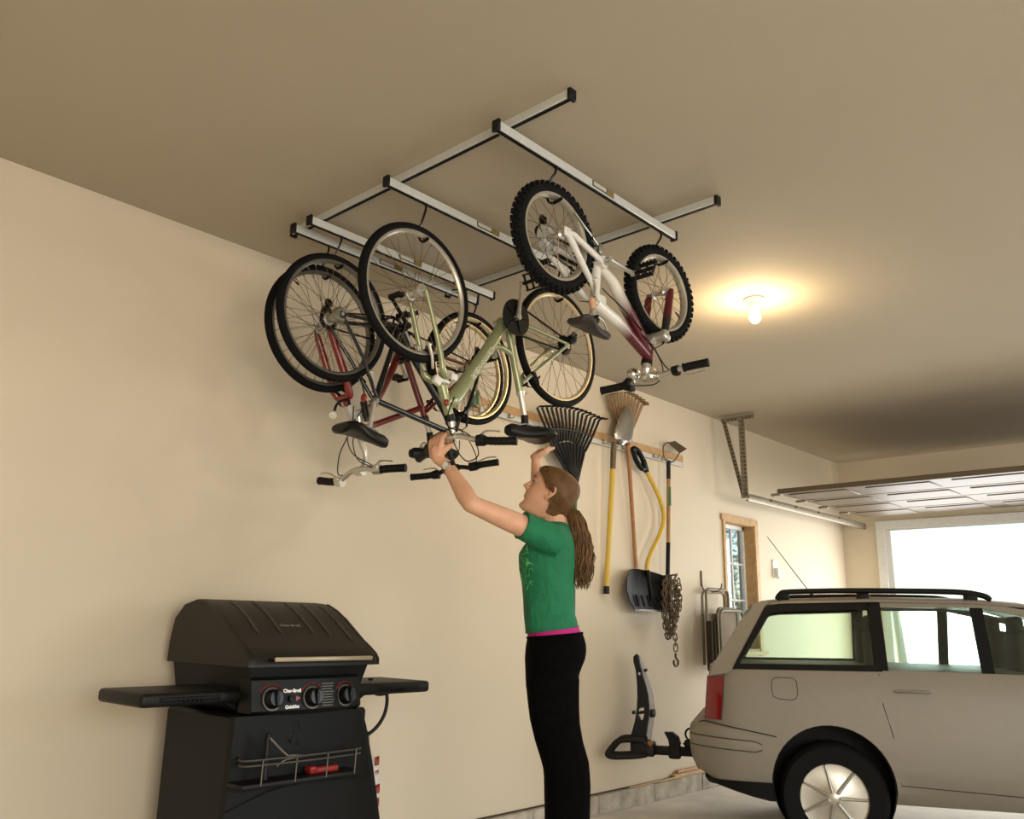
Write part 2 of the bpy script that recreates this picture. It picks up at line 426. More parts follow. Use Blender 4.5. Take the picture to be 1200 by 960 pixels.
# the raised sectional door lying on the tracks
gd = thing('sectional_garage_door', (7.7, 1.85, 2.2), 'raised brown sectional garage door lying flat on the track', 'garage door')
for i in range(4):
    x0 = 6.75 + i * .48
    b = MB(); b.rbox((x0 + .235, 1.9, 2.245), (.465, 2.52, .040), .006, 1)
    for k in range(4): b.rbox((x0 + .235, .96 + k * .63, 2.223), (.32, .48, .012), .005, 1)
    p = b.build('door_panel', mat('brown door panel', (96, 84, 66), 0.5) if i == 0 else bpy.data.materials['brown door panel'], gd)
    b = MB()
    for y in (.64, 3.17): b.rbox((x0 + .02, y, 2.22), (.05, .09, .02), .004, 1); b.cyl((x0 + .02, y + (.04 if y > 2 else -.04), 2.176), (x0 + .02, y + (.085 if y > 2 else -.08), 2.165), .012, seg=10)
    b.build('hinge', M['galv'], p)
# the matching far track
b = MB(); b.prism([(-u, v) for u, v in prof], lambda u, v, t: (t, .548 + u, 2.158 + v), 6.37, XR - .02)
t2 = b.build('garage_door_track', M['galv']); tag(t2, 'second plain garage door track farther from the back wall', 'door track')
b = MB(); b.cyl((6.42, .555, 2.17), (6.42, .555, HC), .008, seg=8); b.build('hanger_rod', M['galv'], t2)

# ------------------------------------------------------------------ wall: outlet, hook rail, tools
ob = thing('wall_outlet', (7.29, WY, 1.65), 'white wall outlet with a round plug-in beside the window', 'outlet')
b = MB(); b.rbox((7.29, WY - .006, 1.65), (.10, .012, .15), .004, 2); b.build('cover_plate', M['white'], ob)
b = MB(); b.rbox((7.29, WY - .028, 1.625), (.06, .04, .06), .008, 2); b.cyl((7.285, WY - .05, 1.59), (7.285, WY - .02, 1.585), .028, seg=16); b.build('plug_adapter', M['white'], ob)

rail = thing('tool_rail', (4.75, WY, 2.38), 'pine board with a long metal tool hanging strip, screwed to wall', 'tool rail')
b = MB(); b.rbox((4.60, WY - .010, 2.385), (2.35, .020, .088), .003, 1); b.build('backing_board', M['board'], rail)
b = MB(); b.rbox((4.62, WY - .026, 2.352), (2.25, .012, .026), .002, 1); b.box((4.62, WY - .034, 2.366), (2.25, .006, .006)); b.build('metal_strip', M['alu'], rail)
for x in (3.62, 3.74, 4.18, 4.44, 4.70, 4.83, 4.93, 5.06, 5.33, 5.45):
    b = MB(); b.tube(spline([(x, WY - .030, 2.375), (x, WY - .036, 2.352), (x, WY - .07, 2.342), (x, WY - .085, 2.362)], 5), .0042, 8); b.rbox((x, WY - .034, 2.360), (.024, .006, .034), .002, 1)
    b.build('hook', M['steel'], rail)

# leaf rake, tines up, handle hanging down behind the person
YR = WY - .085
lr = thing('leaf_rake', (4.33, YR, 1.1), 'black plastic leaf rake with long tines up and thin green handle', 'rake')
b = MB(); apex = V((4.327, YR, 2.03))
L0, R0 = V((4.085, YR, 2.222)), V((4.437, YR, 2.262))
hub = [(4.312, 2.00), (4.085, 2.222), (4.16, 2.255), (4.26, 2.278), (4.36, 2.276), (4.437, 2.254), (4.345, 2.00)]
b.prism(hub, lambda u, v, t: (u, YR + t, v), -.006, .006)
for i in range(9):
    t = i / 8; p = V((4.10 + .325 * t, YR - .008, 2.235 + .045 * math.sin(PI * t) + .015 * t)); b.tube([apex + V((0, -.008, 0)), p], [.008, .005], 6)
b.cyl((4.327, YR, 2.06), (4.329, YR, 1.95), .017, .015, 12)
b.build('rake_head', M['black'], lr)
n = 15
for i in range(n):
    t = i / (n - 1)
    p0 = V((4.09 + .345 * t, YR, 2.225 + .05 * math.sin(PI * t) + .022 * t)); p1 = V((3.935 + .645 * t, YR - .008, 2.440 + .030 * math.sin(PI * min(t * 1.1, 1)) + .042 * t))
    b = MB(); b.tube([p0, p0.lerp(p1, .5) + V((0, -.006, 0)), p1, p1 + V((.018, -.012, .012)), p1 + V((.034, -.050, .008))], [.0098, .0092, .0082, .0070, .0055], 6)
    b.build('tine', M['black'], lr)
b = MB(); b.tube(spline([(4.035 + .47 * i / 6, YR - .014, 2.325 + .018 * math.sin(PI * i / 6) + .030 * i / 6) for i in range(7)], 3), .006, 6); b.build('brace_bar', M['black'], lr)
b = MB(); b.tube([(4.329, YR, 1.98), (4.34, YR + .02, 1.55), (4.362, YR + .045, 1.165)], .0125, 10); b.build('handle', M['dkgreen'], lr)

# round point shovel, blade up
YS = WY - .07
sh = thing('garden_shovel', (4.74, YS, 1.33), 'pointed steel shovel with yellow handle, hung blade up', 'shovel')
prof = [(2.648, .004), (2.625, .034), (2.58, .066), (2.52, .092), (2.45, .106), (2.40, .106), (2.372, .086), (2.358, .04), (2.34, .017)]
rg = []
for z, w in prof:
    cx = 4.80 + (z - 2.36) * .32
    rg.append([V((cx + w * math.sin(a), YS - .055 - .030 * math.cos(a * 1.1) * min(1, w / .07) + (.02 if z > 2.6 else 0), z)) for a in [(-1.35 + 2.7 * k / 12) for k in range(13)]])
b = MB(); m_ = len(rg); vs = [p for r in rg for p in r] + [p + V((0, .004, 0)) for r in rg for p in r]; fs = []
N_ = 13; off = m_ * N_
for i in range(m_ - 1):
    for k in range(N_ - 1):
        fs.append((i * N_ + k, i * N_ + k + 1, (i + 1) * N_ + k + 1, (i + 1) * N_ + k)); fs.append((off + i * N_ + k, off + (i + 1) * N_ + k, off + (i + 1) * N_ + k + 1, off + i * N_ + k + 1))
for i in range(m_ - 1):
    for k in (0, N_ - 1): fs.append((i * N_ + k, (i + 1) * N_ + k, off + (i + 1) * N_ + k, off + i * N_ + k))
for k in range(N_ - 1):
    for i in (0, m_ - 1): fs.append((i * N_ + k, i * N_ + k + 1, off + i * N_ + k + 1, off + i * N_ + k))
b.add(vs, fs, True); b.tube([(4.80, YS - .03, 2.40), (4.79, YS - .012, 2.34)], [.012, .022], 12)
b.build('blade', M['steel'], sh)
b = MB(); b.tube([(4.772, YS - .012, 2.36), (4.768, YS - .004, 2.30), (4.763, YS, 2.175)], [.020, .021, .019], 12); b.build('socket', M['iron'], sh)
b = MB(); b.tube([(4.763, YS, 2.18), (4.718, YS + .03, 1.375)], .0185, 12); b.build('handle', M['yellow'], sh)
b = MB(); b.tube([(4.718, YS + .03, 1.385), (4.716, YS + .031, 1.335)], .0205, 12); b.build('end_cap', M['black'], sh)

# bamboo fan rake
YB = WY - .05
fr = thing('bamboo_fan_rake', (5.03, YB, 1.52), 'tan bamboo fan rake behind the shovel blade, wooden handle hanging down', 'rake')
b = MB()
for i in range(21):
    t = i / 20; p0 = V((4.90 + .09 * t, YB - .008 * (i % 2), 2.42)); p1 = V((4.735 + .445 * t, YB - .012 * (i % 2), 2.700 + .05 * math.sin(PI * t) + .018 * t))
    w = .0085; d = (p1 - p0).normalized(); s = V((d.z, 0, -d.x)); tip = p1 + V((.006, -.05, -.004))
    for q0, q1, w0, w1 in ((p0, p1, .006, .0095), (p1, tip, .0095, .008)):
        b.add([q0 - s * w0, q0 + s * w0, q1 + s * w1, q1 - s * w1] + [p + V((0, .003, .001)) for p in (q0 - s * w0, q0 + s * w0, q1 + s * w1, q1 - s * w1)], [(0, 1, 2, 3), (7, 6, 5, 4), (0, 4, 5, 1), (1, 5, 6, 2), (2, 6, 7, 3), (3, 7, 4, 0)])
b.build('bamboo_tines', M['straw'], fr)
b = MB()
for z in (2.50, 2.58): b.tube([(4.862 - (z - 2.50) * .4, YB - .016, z), (5.035 + (z - 2.5) * .6, YB - .016, z + .012)], .004, 6)
b.tube([(4.90, YB - .012, 2.43), (5.0, YB - .012, 2.43)], .009, 8); b.build('cross_tie', M['wood'], fr)
b = MB(); b.tube([(4.958, YB - .006, 2.47), (4.985, YB, 2.30), (5.088, YB + .025, 1.525)], [.013, .0145, .0135], 12); b.build('handle', M['wood'], fr)
b = MB(); b.tube([(4.957, YB - .008, 2.475), (4.972, YB - .004, 2.38)], .0165, 12); b.build('ferrule', mat('red ferrule', (130, 50, 36), 0.5), fr)

# snow shovel with a bent yellow handle
YN = WY - .068
ss = thing('snow_shovel', (5.216, YN, 1.23), 'black snow shovel with bent yellow handle and D-grip at top', 'snow shovel')
P_ = lambda u, v, t: (u, YN + t, v)
b = MB(); b.tube(spline([(5.151, YN, 2.275), (5.178, YN, 2.222), (5.266, YN - .004, 2.125), (5.338, YN - .008, 2.03), (5.378, YN - .01, 1.935), (5.366, YN - .01, 1.85), (5.301, YN - .006, 1.745), (5.221, YN, 1.645), (5.171, YN + .002, 1.56), (5.166, YN + .004, 1.49)], 5), .0165, 12); b.build('shaft', M['yellow'], ss)
b = MB(); b.tube(spline([(5.164, YN, 2.252), (5.126, YN - .004, 2.300), (5.071, YN - .004, 2.350), (5.028, YN, 2.362), (5.021, YN, 2.345), (5.066, YN + .01, 2.285), (5.126, YN + .006, 2.232), (5.164, YN, 2.245)], 5), [.019] * 36, 10); b.tube([(5.141, YN, 2.295), (5.181, YN, 2.215)], .021, 12); b.build('grip', M['blackgloss'], ss)
b = MB(); rg = []
for t, (zt, yb, wl, wr) in [(0, (1.520, .035, 5.001, 5.376)), (.12, (1.515, .0, 4.926, 5.391)), (.35, (1.455, -.035, 4.851, 5.381)), (.6, (1.37, -.048, 4.838, 5.368)), (.8, (1.30, -.050, 4.881, 5.366)), (1, (1.240, -.055, 4.941, 5.366))]:
    row = []
    for k in range(15):
        s = k / 14; e = abs(2 * s - 1) ** 3
        row.append(V((wl + (wr - wl) * s, YN + yb + .02 - .045 * e * (1 - .7 * t) + .006 * math.cos(s * 30) * t, zt - .012 * (2 * s - 1) * (1 - t) - .012 * s * t - .03 * e * (1 - t))))
    rg.append(row)
vs = [p for r in rg for p in r]; o2 = len(vs); vs += [p + V((0, .006, 0)) for p in vs]; fs = []; n2 = 15
for i in range(5):
    for k in range(14):
        fs.append((i * n2 + k, i * n2 + k + 1, (i + 1) * n2 + k + 1, (i + 1) * n2 + k)); fs.append((o2 + i * n2 + k, o2 + (i + 1) * n2 + k, o2 + (i + 1) * n2 + k + 1, o2 + i * n2 + k + 1))
    for k in (0, 14): fs.append((i * n2 + k, (i + 1) * n2 + k, o2 + (i + 1) * n2 + k, o2 + i * n2 + k))
for k in range(14):
    for i in (0, 5): fs.append((i * n2 + k, i * n2 + k + 1, o2 + i * n2 + k + 1, o2 + i * n2 + k))
b.add(vs, fs, True)
for k in range(6): b.tube([(4.941 + .07 * k, YN - .047, 1.335), (4.971 + .070 * k, YN - .052, 1.262)], .007, 6)
b.tube([(5.161, YN + .0, 1.51), (5.151, YN - .03, 1.38), (5.146, YN - .045, 1.30)], [.020, .013, .006], 10)
b.build('scoop', M['shovelblack'], ss)
b = MB(); b.box((5.154, YN - .040, 1.238), (.43, .006, .012)); b.build('wear_strip', M['darkmetal'], ss)

# garden hoe with a bow neck
YH = WY - .075
ho = thing('garden_hoe', (5.45, YH, 1.45), 'garden hoe hung blade up with a bowed wire neck, right end of rail', 'hoe')
b = MB(); b.tube([(5.468, YH, 2.34), (5.464, YH, 2.20)], .0155, 12); b.build('socket', M['black'], ho)
b = MB(); b.tube([(5.464, YH, 2.21), (5.452, YH + .01, 1.72)], .0145, 12); b.build('handle', mat('varnished handle', (150, 112, 58), 0.45, var=0.3, scale=12), ho)
b = MB(); b.tube([(5.4645, YH, 2.14), (5.461, YH, 2.0)], .0152, 12); b.build('grip_band', M['dkgreen'], ho)
b = MB(); b.tube([(5.452, YH + .01, 1.73), (5.443, YH + .02, 1.44)], .0155, 12); b.build('grip_sleeve', M['cardark'], ho)
b = MB(); b.tube(spline([(5.468, YH, 2.325), (5.405, YH - .003, 2.36), (5.380, YH - .012, 2.41), (5.41, YH - .008, 2.455), (5.475, YH - .004, 2.480)], 6), .0055, 8)
b.tube(spline([(5.468, YH, 2.325), (5.500, YH - .03, 2.34), (5.530, YH - .055, 2.395), (5.545, YH - .058, 2.415)], 6), .0055, 8); b.build('bow_neck', M['iron'], ho)
b = MB(); q = [V((5.469, 3.40, 2.478)), V((5.600, 3.42, 2.516)), V((5.704, 3.38, 2.466)), V((5.536, 3.34, 2.401))]
nrm = (q[1] - q[0]).cross(q[3] - q[0]).normalized() * .004
b.add(q + [p + nrm for p in q], [(0, 1, 2, 3), (7, 6, 5, 4), (0, 4, 5, 1), (1, 5, 6, 2), (2, 6, 7, 3), (3, 7, 4, 0)]); b.build('blade', M['iron'], ho)

# chain looped over a nail beside the snow shovel
YC = WY - .130
ch = thing('tow_chain', (5.365, YC, 1.47), 'rusty steel tow chain looped in strands beside the snow shovel scoop', 'chain')
def link(b, c, d, s, L=.027, W=.0130, r=.0047):
    pts = []
    for k in range(14):
        a = 2 * PI * k / 14; u = math.cos(a); v = math.sin(a)
        pts.append(c + d * ((L - W) * (1 if u > 0 else -1) + W * u if abs(u) > 1e-6 else 0) + s * W * v)
    b.tube(pts, r, 6, closed=True)
def strand(path, name='strand', step=.037):
    pts = spline(path, 12); tot = [0]
    for a, c in zip(pts, pts[1:]): tot.append(tot[-1] + (c - a).length)
    n = int(tot[-1] / step); b = MB()
    for i in range(n):
        t = (i + .5) * step; j = max(k for k in range(len(tot)) if tot[k] <= t); j = min(j, len(pts) - 2)
        c = pts[j].lerp(pts[j + 1], (t - tot[j]) / max(1e-6, tot[j + 1] - tot[j])); d = (pts[j + 1] - pts[j]).normalized()
        s0 = V((0, 1, 0)); s1 = d.cross(s0).normalized(); a = (i % 2) * PI / 2 + .6 + random.uniform(-.3, .3)
        link(b, c, d, (s1 * math.cos(a) + s0 * math.sin(a)).normalized())
    return b.build(name, M['iron'], ch)
for k, (x0, x1, zb, yo) in enumerate(((5.28, 5.42, 1.10, -.005), (5.315, 5.395, 1.16, -.03), (5.29, 5.375, 1.06, .012), (5.345, 5.423, 1.07, .02), (5.305, 5.405, 1.20, -.045))):
    xt = 5.33 + .012 * k
    strand([(xt - .02, YC + yo, 1.475), (x0, YC + yo, 1.40), (x0 - .008, YC + yo, (zb + 1.4) / 2), (x0 + .012, YC + yo, zb + .05), ((x0 + x1) / 2, YC + yo, zb), (x1 - .012, YC + yo, zb + .05), (x1 + .008, YC + yo, (zb + 1.4) / 2), (x1, YC + yo, 1.40), (xt + .02, YC + yo, 1.475)])
strand([(5.375, YC - .01, 1.12), (5.387, YC - .012, 1.03), (5.385, YC - .012, .945)])
b = MB(); b.tube(spline([(5.385, YC - .012, .955), (5.385, YC - .012, .925), (5.413, YC - .012, .90), (5.403, YC - .012, .872), (5.375, YC - .012, .868), (5.357, YC - .012, .89), (5.363, YC - .012, .905)], 6), [.008] * 37, 8); b.build('grab_hook', M['iron'], ch)
b = MB(); b.cyl((5.355, WY + .02, 1.478), (5.355, WY - .185, 1.490), .006, seg=10); b.cyl((5.355, WY - .185, 1.490), (5.355, WY - .191, 1.490), .011, seg=10)
n_ = b.build('wall_nail', M['iron']); tag(n_, 'big nail in the wall that carries the rusty chain', 'nail')

# small green clip holder on the rail, seen through the bicycle wheel
gc = thing('clip_holder', (3.445, WY - .03, 2.38), 'small green spring clip at the left end of the tool rail', 'clip')
b = MB(); b.rbox((3.450, WY - .03, 2.41), (.05, .02, .105), .005, 2); b.build('clip_body', M['dkgreen'], gc)
b = MB(); b.tube(spline([(3.44, WY - .042, 2.37), (3.45, WY - .08, 2.35), (3.48, WY - .085, 2.36)], 4), .005, 8); b.build('prong', M['white'], gc)

# folding lawn chair hung on a wall hook
hk = MB(); hk.tube(spline([(6.01, WY - .006, 1.56), (6.01, WY - .010, 1.44), (6.03, WY - .03, 1.405), (6.08, WY - .085, 1.402), (6.10, WY - .12, 1.43), (6.105, WY - .125, 1.465)], 5), .0055, 8); hk.rbox((6.01, WY - .003, 1.50), (.022, .006, .12), .002, 1)
hk = hk.build('wall_hook', M['iron']); tag(hk, 'bent steel wall hook that carries the folded lawn chair', 'hook')
fc = thing('folding_lawn_chair', (6.1, WY - .1, .8), 'folded taupe sling lawn chair hanging flat on a wall hook', 'chair')
def hoop(x0, x1, z0, z1, y, name, r=.0105, rc=.04, par=None, y1=None):
    y1 = y if y1 is None else y1; Y = lambda z: y1 + (y - y1) * (z - z0) / (z1 - z0)
    p = [(x0, Y(z0), z0), (x0, Y(z1 - rc), z1 - rc), (x0 + .3 * rc, Y(z1), z1 - .3 * rc), (x0 + rc, Y(z1), z1), (x1 - rc, Y(z1), z1), (x1 - .3 * rc, Y(z1), z1 - .3 * rc), (x1, Y(z1 - rc), z1 - rc), (x1, Y(z0), z0)]
    b = MB(); b.tube([V(q) for q in p], r, 8); return b.build(name, M['olive'], par or fc)
hoop(5.905, 6.245, .84, 1.418, WY - .10, 'back_frame')
hoop(5.925, 6.265, .86, 1.40, WY - .055, 'rear_leg_frame')
hoop(6.0, 6.30, .82, 1.275, WY - .135, 'seat_frame')
hoop(5.98, 6.335, .80, 1.262, WY - .17, 'front_leg_frame')
b = MB(); rg = []
for i in range(11):
    z = 1.27 - .044 * i; rg.append([V((6.005 + .29 * k / 8, WY - .138 - .016 * math.sin(PI * k / 8) * math.sin(PI * i / 10), z)) for k in range(9)])
vs = [p for r in rg for p in r]; o2 = len(vs); vs += [p + V((0, .003, 0)) for p in vs]; fs = []
for i in range(10):
    for k in range(8):
        fs.append((i * 9 + k, i * 9 + k + 1, (i + 1) * 9 + k + 1, (i + 1) * 9 + k)); fs.append((o2 + i * 9 + k, o2 + (i + 1) * 9 + k, o2 + (i + 1) * 9 + k + 1, o2 + i * 9 + k + 1))
b.add(vs, fs, True); b.build('sling', M['canvas'], fc)
b = MB(); b.rbox((6.075, WY - .10, 1.045), (.33, .004, .38), .001, 1); b.build('back_sling', M['canvas'], fc)
for x in (5.90, 5.945):
    b = MB(); b.rbox((x, WY - .12, 1.0), (.024, .05, .36), .008, 2); b.build('armrest', mat('dark olive plastic', (66, 60, 46), 0.85, spec=.2) if x < 5.93 else bpy.data.materials['dark olive plastic'], fc)

# offcuts of timber on the curb
for i, (x0, x1, y, z, w, hgt) in enumerate(((5.50, 6.1, WY - .020, .1255, .028, .027), (5.56, 6.05, WY - .016, .1505, .02, .020), (4.96, 5.6, WY - .029, .117, .012, .010))):
    b = MB(); b.rbox(((x0 + x1) / 2, y, z), (x1 - x0, w, hgt), .002, 1)
    o = b.build('wood_offcut', M['board'], None, ((x0 + x1) / 2, y, z - hgt / 2))
    tag(o, ('squared pine stick lying lowest on the concrete curb', 'thin pine stick stacked on another stick on curb', 'thin flat lath on the curb nearest the person')[i], 'wood', 'timber offcuts on the curb')

# shrub outside, seen through the window
sb = thing('shrub', (12.3, 6.3, 0), 'pale leafy shrub standing outside beyond the window', 'shrub')
rs = random.Random(11); b = MB()
for i in range(2600):
    a = rs.uniform(0, 2 * PI); t = rs.uniform(0, 1); rr = (.35 + .75 * math.sin(PI * min(1, .15 + t * .85))) * math.sqrt(rs.uniform(.1, 1))
    p = V((12.3 + rr * math.cos(a), 6.3 + rr * math.sin(a), .3 + 2.7 * t)); d = V((rs.uniform(-1, 1), rs.uniform(-1, 1), rs.uniform(-.6, .6))).normalized(); q = d.cross(V((rs.uniform(-1, 1), rs.uniform(-1, 1), 1))).normalized()
    b.add([p - d * .055, p + q * .022, p + d * .055, p - q * .022], [(0, 1, 2, 3)])
b.build('foliage', mat('grey green leaves', (132, 142, 104), 0.6, var=0.35, scale=3), sb)
b = MB()
for i in range(9):
    a = 2 * PI * i / 9; b.tube(spline([(12.3 + .05 * math.cos(a), 6.3 + .05 * math.sin(a), -.02), (12.3 + .2 * math.cos(a), 6.3 + .2 * math.sin(a), .9), (12.3 + .5 * math.cos(a + .4), 6.3 + .5 * math.sin(a + .4), 2.2)], 5), [.03, .02, .008], 6)
b.build('stem', mat('bark', (96, 80, 62), 0.9), sb)
# ------------------------------------------------------------------ bicycles
def P3(Y0):
    return lambda x, z, w=0.0: V((x, Y0 - w, z))     # w: offset towards the camera side

def make_wheel(par, name, c, R, rt, yaw, rim_m, knobby=False, side_m=None, spokes=28, hubw=.05, big=False, valve=0.7):
    """spoked wheel: hub in the parent, tyre, rim, spokes as sub-parts"""
    ax = V((-math.sin(yaw), math.cos(yaw), 0)); c = V(c)
    b = MB()
    if big: pf = [(0, -hubw), (.006, -hubw), (.006, -hubw * .82), (.026, -hubw * .78), (.027, -hubw * .60), (.021, -hubw * .55), (.020, hubw * .55), (.028, hubw * .6), (.030, hubw * .7), (.026, hubw * .8), (.006, hubw * .82), (.006, hubw), (0, hubw)]
    else: pf = [(0, -hubw), (.005, -hubw), (.005, -hubw * .82), (.010, -hubw * .80), (.019, -hubw * .64), (.019, -hubw * .58), (.010, -hubw * .5), (.0095, hubw * .5), (.019, hubw * .58), (.019, hubw * .64), (.010, hubw * .8), (.005, hubw * .82), (.005, hubw), (0, hubw)]
    b.lathe(pf, c, ax, 20)
    for s in (-1, 1): b.lathe([(0, s * hubw * 1.0), (.009, s * hubw * 1.0), (.009, s * (hubw + .006)), (0, s * (hubw + .006))], c, ax, 10)
    wh = b.build(name, M['silver'], par)
    rc = R - rt
    b = MB(); n = 14
    b.lathe([(rc + rt * math.cos(2 * PI * k / n), rt * math.sin(2 * PI * k / n)) for k in range(n)], c, ax, 72, closed=True)
    x, y = frame_for(ax)
    if knobby:
        nk = 44
        for k in range(nk):
            for row, (off, ang) in enumerate(((-.78, .0), (-.28, .5), (.28, .0), (.78, .5))):
                a = 2 * PI * (k + ang) / nk; d = x * math.cos(a) + y * math.sin(a); t = ax.cross(d)
                e = off * 1.15; rad = d * math.cos(e) + ax * math.sin(e)
                pos = c + d * rc + rad * (rt + .002); s2 = t.cross(rad)
                Rm = Matrix((t, s2, rad)).transposed()
                b.box(pos, (.0125, .0115, .0095), Rm)
    else:
        for k in (-.5, 0, .5):
            e = k; rr = rt + .0006
            b.lathe([(rc + rr * math.cos(e) - .0004, rr * math.sin(e) - .0016), (rc + rr * math.cos(e) + .0006, rr * math.sin(e)), (rc + rr * math.cos(e) - .0004, rr * math.sin(e) + .0016)], c, ax, 72)
    b.build('tire', M['rubber'], wh)
    ri = rc - rt * .80; rw = rt * .72
    b = MB(); b.lathe([(ri + .004, -rw), (ri + .004, rw), (ri - .006, rw * .95), (ri - .013, rw * .35), (ri - .013, -rw * .35), (ri - .006, -rw * .95)], c, ax, 72, closed=True)
    b.build('rim', rim_m, wh)
    if side_m is not None:
        b = MB()
        for s in (-1, 1): b.lathe([(ri + .003, s * rw * 1.02), (ri + .012, s * rt * 1.0), (ri + .019, s * rt * 1.03), (ri + .012, s * rt * .9)], c, ax, 72, closed=True)
        b.build('tan_sidewall', side_m, wh)
    b = MB()
    for k in range(spokes):
        s = 1 if k % 2 else -1; grp = (k // 2) % 2
        a1 = 2 * PI * (k + .5) / spokes; a0 = a1 + (1 if grp else -1) * 1.05
        h = c + ax * s * hubw * .61 + (x * math.cos(a0) + y * math.sin(a0)) * (.025 if big else .017)
        q = c + (x * math.cos(a1) + y * math.sin(a1)) * (ri - .012)
        b.tube([h, q], .00115, 5)
        b.cyl(q, q.lerp(h, .05), .0020, seg=6)
    b.build('spokes', M['spoke'], wh)
    b = MB(); a = valve; d = x * math.cos(a) + y * math.sin(a); b.cyl(c + d * (ri - .010), c + d * (ri - .042), .0028, seg=8); b.cyl(c + d * (ri - .028), c + d * (ri - .044), .0042, seg=8)
    b.build('valve', M['black'], wh)
    return wh

def make_saddle(par, nose, tail, Y0, width, m, thick=1.0, up=-1, rail_z=.03, lift=0.0):
    """saddle between nose and tail points (x, z); up = -1 hangs upside down"""
    nx, nz = nose; tx, tz = tail; a = V((nx, Y0, nz)); c = V((tx, Y0, tz)); L = (c - a); ln = L.length; d = L / ln
    n = V((-d.z, 0, d.x)); n = n if n.z * up > 0 else -n       # direction of the saddle's top
    w = d.cross(n)
    b = MB(); rings = []
    for t, hw, top, bot in ((0, .006, .004, .010), (.02, .016, .010, .020), (.10, .020, .013, .028), (.30, .024, .013, .030), (.50, .036, .010, .034), (.68, .056, .008, .036), (.84, .070, .010, .032), (.95, .066, .014, .024), (1.0, .048, .010, .014)):
        hw *= width / .07; top *= thick; bot *= thick; r = []
        for k in range(16):
            an = 2 * PI * k / 16; cu, su = math.cos(an), math.sin(an)
            ex = math.copysign(abs(cu) ** .8, cu) * hw
            hz = su * top if su > 0 else su * bot
            groove = -.005 if (su > .9 and .2 < t < .95) else 0
            droop = -.012 * (abs(ex) / max(hw, .001)) ** 2 if t > .5 else -.006 * (abs(ex) / max(hw, .001)) ** 2
            r.append(a + d * (t * ln) + w * ex + n * (hz + groove + droop + lift * math.sin(PI * t)))
        rings.append(r)
    b.rings(rings, caps=True); sd = b.build('saddle', m, par)
    b = MB()
    for s in (-1, 1):
        b.tube(spline([a + d * ln * .12 + w * s * .008 - n * .020, a + d * ln * .32 + w * s * .018 - n * .042, a + d * ln * .62 + w * s * .021 - n * .044, a + d * ln * .86 + w * s * .030 - n * .022], 5), .0035, 8)
    b.build('saddle_rails', M['steel'], sd)
    return sd, d, n

def make_pedal(par, c, Y0, ax_out, m=None, ang=0.0):
    c = V(c); b = MB(); w = V((0, ax_out, 0)); f = V((math.cos(ang), 0, math.sin(ang))); u = w.cross(f)
    R = Matrix((f, w, u)).transposed()
    for s in (-1, 1):
        b.rbox(c + f * s * .034, (.007, .080, .018), .002, 1, R)
        for k in range(5): b.box(c + f * s * .034 + w * (-.032 + .016 * k) + u * .0105, (.007, .006, .005), R)
    for s in (-1, 0, 1): b.rbox(c + w * s * .036, (.068, .007, .012), .002, 1, R)
    b.cyl(c - w * .055, c + w * .030, .008, seg=10)
    return b.build('pedal', m or M['black'], par)

def make_crank(par, bb, tip, w0, w1, Y0, m, pedal_ang=0.0, side=1, pedal=True):
    P = P3(Y0); a = P(bb[0], bb[1], w0); e = P(tip[0], tip[1], w1)
    b = MB(); b.tube([a, a.lerp(e, .3), a.lerp(e, .7), e], [.0135, .011, .0095, .0105], 10, flat=.75); b.cyl(a + V((0, .010, 0)), a - V((0, .010, 0)), .0145, seg=14); b.cyl(e + V((0, .009, 0)), e - V((0, .009, 0)), .011, seg=12)
    cr = b.build('crank_arm', m, par)
    if pedal: make_pedal(cr, e + V((0, -side * .058, 0)), Y0, -side, ang=pedal_ang)
    return cr

def make_chainring(par, bb, w, r, Y0, m, teeth=36):
    c = V((bb[0], Y0 - w, bb[1])); b = MB(); ax = V((0, 1, 0)); x, y = V((1, 0, 0)), V((0, 0, 1))
    b.lathe([(r * .80, -.0018), (r * .97, -.0018), (r * .97, .0018), (r * .80, .0018)], c, ax, 40, closed=True)
    for k in range(teeth):
        a = 2 * PI * k / teeth; d = x * math.cos(a) + y * math.sin(a); t = ax.cross(d); Rm = Matrix((t, ax, d)).transposed()
        b.box(c + d * r * .99, (.0045, .0028, .006), Rm)
    for k in range(5):
        a = 2 * PI * k / 5 + .3; d = x * math.cos(a) + y * math.sin(a); b.tube([c + d * .010, c + d * r * .86], [.010, .007], 8, flat=.45)
    b.cyl(c - ax * .008, c + ax * .008, .017, seg=18)
    return b.build('chainring', m, par)

def make_cassette(par, hub, w, Y0, m):
    c = V((hub[0], Y0 - w, hub[1])); b = MB(); s = 1 if w > 0 else -1
    for k in range(6):
        r = .046 - .0048 * k; o = -s * .0038 * k
        b.lathe([(.012, o - .0009), (r, o - .0009), (r, o + .0009), (.012, o + .0009)], c, (0, 1, 0), 30, closed=True)
        for j in range(18):
            a = 2 * PI * j / 18; d = V((math.cos(a), 0, math.sin(a))); t = V((0, 1, 0)).cross(d)
            b.box(c + V((0, o, 0)) + d * (r + .0012), (.0035, .0018, .005), Matrix((t, V((0, 1, 0)), d)).transposed())
    return b.build('cassette', m, par)

